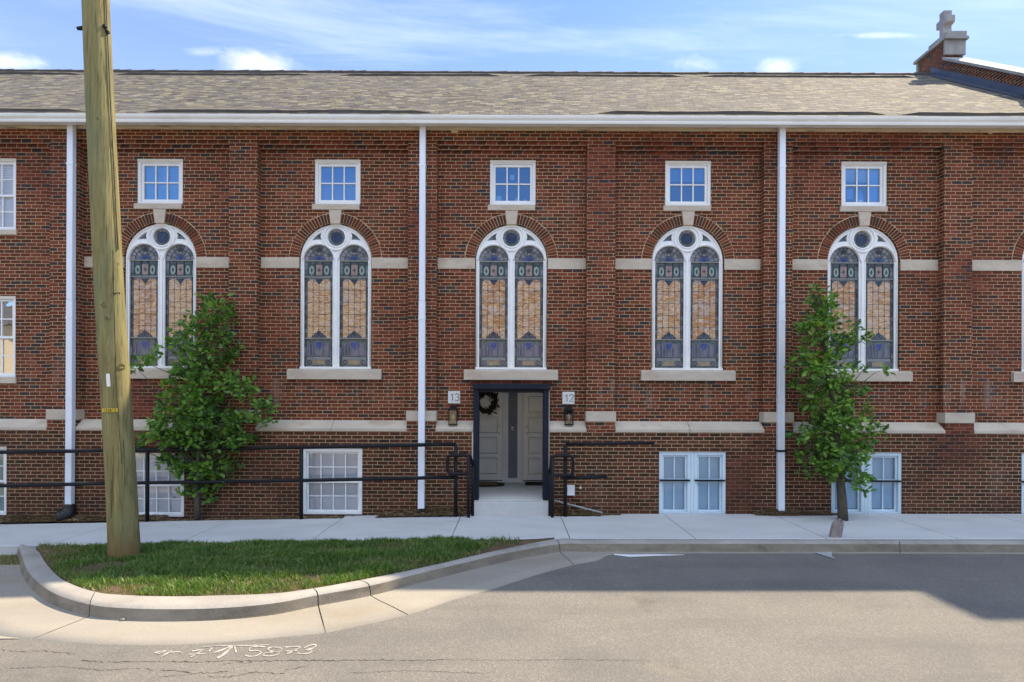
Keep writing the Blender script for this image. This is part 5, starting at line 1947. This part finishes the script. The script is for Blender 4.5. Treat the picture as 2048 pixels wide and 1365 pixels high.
# ================================================================== UTILITY POLE
YP = POLE_B.y
t = empty('utility_pole', 'leaning greenish wooden utility pole standing in the grass verge', 'utility pole', POLE_B)
def pole_c(py):
    """centre line and radius of the pole at a pixel row"""
    tab = [(-330, 180.0, 27.2), (-20, 191, 27.8), (200, 199.5, 29.0), (400, 209, 29.8), (600, 219.5, 30.4), (800, 233, 31.0), (950, 242, 31.6), (1060, 247, 32.6), (1118, 249.5, 34.0), (1150, 250, 34.5)]
    py_ = [q[0] for q in tab]
    return np.interp(py, py_, [q[1] for q in tab]), np.interp(py, py_, [q[2] for q in tab])
m = MB()
rows = []
for k in range(61):
    py = 1150 - (1150 + 700) * k / 60
    if py < -330:
        cx_ = 180.0 - (-330 - py) * 0.035; r_ = 27.2
    else:
        cx_, r_ = pole_c(py)
    c = P(cx_, py, YP)
    rad = 0.835 * r_ * (D0 + YP) / F
    rr_ = []
    for j in range(37):
        a = 2 * math.pi * j / 36
        nz = mnoise.noise(Vector((math.cos(a) * 1.3, math.sin(a) * 1.3, c.z * 0.35)))
        q = rad * (1 + 0.030 * nz)
        rr_.append(c + Vector((q * math.cos(a), q * math.sin(a), 0)) - t.location)
    rows.append(rr_)
m.loft(rows)
m.poly(rows[-1][:-1])
m.build('pole_shaft', 'pole wood', t)


def on_pole(px, py, lift=0.004):
    cx_, r_ = pole_c(py)
    c = P(cx_, py, YP)
    rad = 0.835 * r_ * (D0 + YP) / F * 1.012 + lift
    u = (px - cx_) / r_
    for _ in range(8):
        u = max(-0.97, min(0.97, u))
        q = c + Vector((rad * u, -rad * math.sqrt(1 - u * u), 0))
        # where this point of the bark is seen
        d = D0 + q.y
        got = 1024 + q.x * F / d - (CZ - q.z) * F / d * ROLL
        u += 0.8 * (px - got) / r_
    # same height in the picture on the nearer side of the shaft
    q.z = CZ + (q.z - CZ) * (D0 + q.y) / (D0 + YP)
    return q - t.location


m = MB()
for ln in ([(226, 500), (228, 600), (230, 700), (232, 760), (234, 800), (237, 840), (240, 880), (245, 940)], [(247, 880), (249, 930), (250, 985)], [(222, 960), (223, 1020), (222, 1040)], [(238, 280), (241, 300)]):
    q = []
    for (xa, ya), (xb, yb) in zip(ln, ln[1:]):
        for k in range(5):
            q.append((xa + (xb - xa) * k / 5 + random.uniform(-.4, .4), ya + (yb - ya) * k / 5))
    pts_ = [on_pole(x, y, 0.003) for x, y in q]
    m.ribbon(pts_, [0.009 * random.uniform(0.5, 1.2) for _ in pts_], 'XZ')
m.build('crack', 'joint dirt', t)
# knots
m = MB()
for px, py, s in ((243, 733, 1.0), (208, 610, .8), (214, 636, .6), (196, 236, .4), (243, 528, .25)):
    for w_ in (1.0, 0.6):
        pts_ = [on_pole(px + 7 * s * w_ * math.cos(a) * (1 + .3 * math.sin(a)), py + 6 * s * w_ * math.sin(a), 0.002) for a in [2 * math.pi * k / 12 for k in range(12)]]
        m.tube(pts_, 0.004, 5, closed=True)
m.build('knot', 'pole wood', t)
m = MB()
pts_ = [on_pole(x, y, 0.0045) for x, y in ((212, 749), (213.5, 747.5), (218, 747.5), (219.5, 749), (221, 772), (219, 774), (215, 774), (213.2, 772.5))]
m.poly(pts_[::-1])
m.build('white_strip', 'white plastic', t)
m = MB()
up_, lo_ = [], []
for k in range(9):
    x = 204.8 + 30.2 * k / 8
    up_.append(on_pole(x, 817.4 - 0.6 * k / 8, 0.006)); lo_.append(on_pole(x + .3, 825.2 - 0.8 * k / 8, 0.006))
m.loft([lo_, up_])
tg = m.build('number_tag', 'tag yellow', t)
m = MB()
for k, chx in enumerate('735873'):
    g = MB(); stroke_digits(g, chx, 0, 0, 1.0, 0, 0.20)
    for f_ in g.f:
        m.poly([on_pole(207.0 + 4.3 * k + g.v[q][0] * 4.6, 824.0 - 0.12 * k - g.v[q][2] * 5.4, 0.0085) for q in f_])
m.build('tag_digits', 'ink', tg)
# bolts and the ground wire down the right side
m = MB()
b0 = on_pole(163, 57, 0.0)
m.tube([b0, b0 + Vector((-0.07, -0.01, -0.01))], [0.028, 0.02], 10)
b1 = on_pole(210, 56, 0.0)
m.tube([b1, b1 + Vector((0.0, -0.04, 0.0))], 0.022, 10)
b2 = on_pole(221.5, 65, 0.0)
m.tube([b1 + Vector((0, -.02, 0)), b2 + Vector((0.02, -0.02, 0))], 0.008, 8)
m.tube([b2, b2 + Vector((0.03, 0, 0))], 0.022, 10)
m.build('bolt', 'black metal', t)
m = MB()
m.tube([on_pole(pole_c(y)[0] + pole_c(y)[1] * 0.99, y, 0.012) for y in range(-300, 520, 40)], 0.007, 6)
m.build('ground_wire', 'black plastic', t)
m = MB()
for k in range(12):
    p0 = on_pole(226 + 2.3 * k, 586.5 + random.uniform(-1, 1), 0.002)
    m.tube([p0, p0 + Vector((0, -0.006, 0))], 0.006, 6)
m.build('nail_row', 'black metal', t)


# ================================================================== YOUNG OAKS
def leaf_shape():
    """half outline of a lobed oak leaf, length 1 along +u"""
    return [(0.0, 0.02), (0.14, 0.05), (0.24, 0.20), (0.33, 0.12), (0.44, 0.33), (0.54, 0.17), (0.66, 0.30), (0.76, 0.15), (0.88, 0.17), (1.0, 0.0)]


def oak(name, label, base, clusters, stem_pts, stem_r, yfun, n_per, seed, leaf=(0.065, 0.125), limit=None):
    r = random.Random(seed)
    t = empty(name, label, 'tree', base, 'young street oaks')
    half = leaf_shape()
    m = MB()
    twig = MB()
    trunk_pts = [Vector(p) for p in stem_pts]
    trunk = MB(); trunk.tube([p - base for p in trunk_pts], stem_r, 10)
    tr = trunk.build('trunk', 'bark', t)
    for (px, py, rx, ry, dens) in clusters:
        rx *= 0.88; ry *= 0.92
        y0, yr = yfun(px, py)
        c = P(px, py, y0)
        k_ = (D0 + y0) / F
        RX, RZ2 = rx * k_, ry * k_
        # limb from the trunk, rising to the cluster
        tgt = min([p for p in trunk_pts if p.z - base.z > 0.55], key=lambda p: abs(p.z - (c.z - 0.28 - 0.25 * abs(c.x - p.x))))
        midp = tgt.lerp(c, 0.55) + Vector((0, 0, -0.06))
        twig.tube([tgt - base, midp - base, c - base], [0.012, 0.009, 0.004], 5)
        nl = int(n_per * dens * (RX * RZ2) / 0.06)
        # leaves sit in tufts at twig tips
        nt = max(2, nl // 8)
        for _ in range(nt):
            while True:
                v = Vector((r.uniform(-1, 1), r.uniform(-1, 1), r.uniform(-1, 1)))
                if v.length <= 1:
                    break
            v = v * (0.75 + 0.40 * r.random())
            tip = c + Vector((v.x * RX, v.y * yr, v.z * RZ2))
            if r.random() < 0.55:
                twig.tube([c.lerp(tip, 0.2) - base, tip - base], [0.005, 0.002], 4)
            for _l in range(r.randint(5, 10)):
                q = tip + Vector((r.gauss(0, 0.035), r.gauss(0, 0.03), r.gauss(0, 0.035)))
                if limit and not limit(q):
                    continue
                L = r.uniform(*leaf)
                out = Vector((v.x * 0.6 + r.gauss(0, .65), v.y * 0.4 - 0.45 + r.gauss(0, .6), 0.15 + v.z * .3 + r.gauss(0, .55)))
                out.normalize()
                up = Vector((r.gauss(0, .55), -0.75 + r.gauss(0, .5), 0.75 + r.gauss(0, .5)))
                side = out.cross(up)
                if side.length < 0.05:
                    continue
                side.normalize()
                nrm = side.cross(out).normalized()
                fold = r.uniform(0.08, 0.35)
                droop = r.uniform(0.0, 0.25)
                o_ = q - base
                mids = [o_ + out * (u * L) - nrm * (droop * u * u * L) for u, _h in half]
                i0 = m.verts(mids)
                for sgn in (1, -1):
                    j0 = m.verts([p + side * (sgn * h * L) + nrm * (fold * h * L) for p, (u, h) in zip(mids, half)])
                    for k in range(len(half) - 1):
                        m.face((i0 + k, i0 + k + 1, j0 + k + 1, j0 + k) if sgn > 0 else (i0 + k + 1, i0 + k, j0 + k, j0 + k + 1))
    m.build('crown', 'oak leaf', t)
    twig.build('branches', 'bark', tr)
    return t


LC = [(428, 604, 22, 20, 1), (438, 628, 30, 26, 1), (408, 650, 36, 30, 1), (440, 662, 28, 34, 1), (395, 690, 46, 34, 1), (440, 704, 24, 30, 1), (352, 676, 22, 12, .8), (340, 700, 26, 16, .8), (300, 730, 30, 16, .8), (278, 742, 12, 10, .8),
      (400, 742, 46, 34, 1), (352, 746, 26, 18, .9), (385, 785, 56, 42, 1), (450, 765, 34, 30, 1), (345, 800, 26, 26, 1), (490, 780, 30, 24, .9), (515, 800, 24, 20, .9), (530, 822, 18, 14, .9), (540, 842, 12, 9, .8), (505, 838, 26, 16, .8),
      (350, 836, 44, 32, 1), (415, 830, 60, 42, 1), (475, 850, 36, 30, 1), (314, 868, 22, 22, 1), (360, 880, 52, 34, 1), (430, 885, 56, 36, 1), (480, 890, 24, 22, .9), (335, 924, 26, 22, .9), (370, 935, 40, 34, 1), (430, 930, 44, 34, 1), (462, 945, 20, 26, .9),
      (400, 972, 36, 22, 1), (365, 990, 14, 14, .7), (410, 995, 20, 12, .8), (280, 900, 8, 16, .5), (300, 880, 14, 16, .8)]
bl = P(395, 1030, -0.33)
def y_left(px, py):
    if py > 895:
        return (-0.34, 0.12)
    if py > 840:
        return (-0.44, 0.24)
    return (-0.48, 0.40)
st_l = [Vector((bl.x, -0.33, zs(bl.x))), P(394, 990, -0.33), P(396, 930, -0.34), P(402, 850, -0.38), P(408, 760, -0.42), P(414, 680, -0.45), P(428, 610, -0.48)]
def lim_l(q):
    wall = -0.22 if q.z < 1.6 else -0.03
    if q.z < 1.12 and q.y < -0.40:
        return False
    return q.y < wall
oak('young_oak_tree', 'dense dark green young oak growing behind the black railing near the pole', Vector((bl.x, -0.33, zs(bl.x))), LC, st_l, [0.055, 0.045, 0.040, 0.034, 0.026, 0.018, 0.006], y_left, 190, 21, limit=lim_l)

RC = [(1636, 582, 14, 14, 1), (1640, 606, 26, 22, 1), (1655, 632, 34, 26, 1), (1622, 650, 26, 18, 1), (1598, 654, 14, 12, .8), (1650, 664, 42, 28, 1), (1700, 664, 18, 10, .7), (1722, 684, 22, 14, .7), (1680, 688, 28, 26, 1), (1632, 704, 34, 26, 1),
      (1610, 724, 24, 22, 1), (1604, 755, 22, 24, 1), (1650, 742, 44, 36, 1), (1728, 738, 26, 10, .7), (1752, 744, 14, 7, .6), (1700, 766, 28, 20, .9), (1645, 790, 48, 36, 1), (1698, 806, 30, 24, 1), (1640, 830, 46, 34, 1), (1690, 842, 42, 32, 1),
      (1735, 868, 30, 24, .95), (1612, 872, 18, 20, .9), (1660, 880, 54, 34, 1), (1712, 900, 38, 28, 1), (1648, 918, 42, 30, 1), (1690, 934, 44, 26, 1), (1600, 912, 9, 9, .5), (1612, 950, 12, 14, .5), (1650, 950, 28, 18, .8), (1712, 956, 26, 18, .85), (1730, 976, 16, 12, .8)]
YT = -0.72
br = P(1686, 1044, YT)
br.z = zs(br.x)
st_r = [br.copy(), P(1684, 1000, YT), P(1680, 950, YT), P(1674, 880, YT), P(1664, 800, YT), P(1652, 700, YT), P(1640, 590, YT)]
oak('young_oak_tree', 'narrow young oak on a bare thick stem rising from the pavement by the wooden stake', br, RC, st_r, [0.078, 0.070, 0.062, 0.045, 0.032, 0.02, 0.006], lambda px, py: (YT, 0.42 if py > 690 else 0.30), 200, 33, limit=lambda q: q.y < -0.05 and (q.z > 1.6 or q.y < -0.24))
# splintered stump / stake at the kerb in front of the tree
t = empty('wooden_stake', 'short weathered wooden stake stub at the pavement edge before the narrow oak', 'stake', Vector((P(1670, 1077, -1.86).x, -1.86, 0.02)))
for k, (dx, hh, w_) in enumerate(((-0.045, 0.235, 0.040), (0.0, 0.245, 0.036), (0.048, 0.225, 0.038))):
    m = MB()
    rows = []
    for z, e in ((-0.06, 1.0), (0.08, 0.95), (0.17, 0.9), (hh, 0.75)):
        tilt = 0.05 * z / 0.25
        rows.append([(dx + tilt + e * w_ * a / 1.3, b * e * w_, z + (0.02 * a if z == hh else 0)) for a, b in ((-1, -.8), (0, -1), (1, -.8), (1, .8), (0, 1), (-1, .8), (-1, -.8))])
    m.loft(rows, smooth=False); m.poly(rows[-1][:-1])
    m.build('stake_slat', 'stump wood', t)


# ================================================================== BEYOND THE FRAME
def cheap_tree(name, label, x, y, h, cr_, seed, leaf=0.35, n=1500, cat='tree', z0=0.0):
    r = random.Random(seed)
    t = empty(name, label, cat, (x, y, z0), 'trees away from the church front')
    m = MB(); m.tube([(0, 0, -0.3), (0.1, 0, h * 0.3), (0.0, 0.1, h * 0.6), (0.1, 0, h * 0.9)], [0.25, 0.2, 0.14, 0.04], 8)
    tr = m.build('trunk', 'bark', t)
    b = MB()
    m = MB()
    cl = []
    for k in range(16):
        a = r.uniform(0, 6.28); rr_ = cr_ * r.uniform(0.2, 0.75)
        c = Vector((rr_ * math.cos(a), rr_ * math.sin(a), h * r.uniform(0.42, 0.95)))
        cl.append((c, cr_ * r.uniform(0.25, 0.42)))
        b.tube([(0, 0, h * 0.35), c * 0.6 + Vector((0, 0, h * .1)), c], [0.09, 0.06, 0.02], 5)
    for k in range(n):
        c, s = r.choice(cl)
        v = Vector((r.gauss(0, .5), r.gauss(0, .5), r.gauss(0, .45)))
        p = c + v * s
        d = Vector((r.gauss(0, 1), r.gauss(0, 1), r.gauss(0, 1))).normalized()
        e = d.cross(Vector((r.gauss(0, 1), r.gauss(0, 1), 1))).normalized()
        L = leaf * r.uniform(0.6, 1.2)
        m.poly([p - d * L * .5, p + e * L * .3, p + d * L * .5, p - e * L * .3])
    m.build('crown', 'oak leaf', t)
    b.build('branches', 'bark', tr)
    return t


cheap_tree('tall_tree', 'leafy treetop just showing behind the gable parapet and roof', 27.9, 20.0, 20.0, 3.4, 5, 0.4, 1800, z0=-0.2)
for i, (x, y, h) in enumerate(((-13, -24, 9), (9, -25, 8), (-36.5, -23, 9))):
    cheap_tree('street_tree', ('broad leafy tree across the street opposite the utility pole', 'broad leafy tree across the street opposite the narrow oak', 'broad leafy tree before the stucco house farther down the street')[i], x, y, h, 3.0, 40 + i, 0.45, 1300)
for hx, hlab in ((-3, 'tall tan stucco house across the street opposite the doorway'), (-34, 'tall tan stucco house across the street, farther from the doorway')):
  t = empty('house', hlab, 'house', (hx, -30, 0), 'houses across the street')
  m = MB(); m.box(-9, 9, -4, 4, -0.3, 6.6); m.build('wall', 'tan stucco', t)
  m = MB(); m.prismx([(-4.5, 6.601), (4.5, 6.601), (0, 8.6)], -9.4, 9.4); m.build('roof', 'dark shingle', t)
  for x in (-6.5, -2.5, 2.5, 6.5):
      m = MB(); m.holed(rect(x - .6, x + .6, 1.0, 2.6), [rect(x - .52, x + .52, 1.08, 2.52)], 4.0, 0.001)
      m.v = [(a, 4.06 if b > 3.9 and b < 4.0005 else 4.005, c) for a, b, c in m.v]
      wo_ = m.build('window', 'white paint', t)
      m = MB(); m.poly([(x - .52, 4.03, 1.08), (x - .52, 4.03, 2.52), (x + .52, 4.03, 2.52), (x + .52, 4.03, 1.08)]); m.build('pane', 'dark room', wo_)
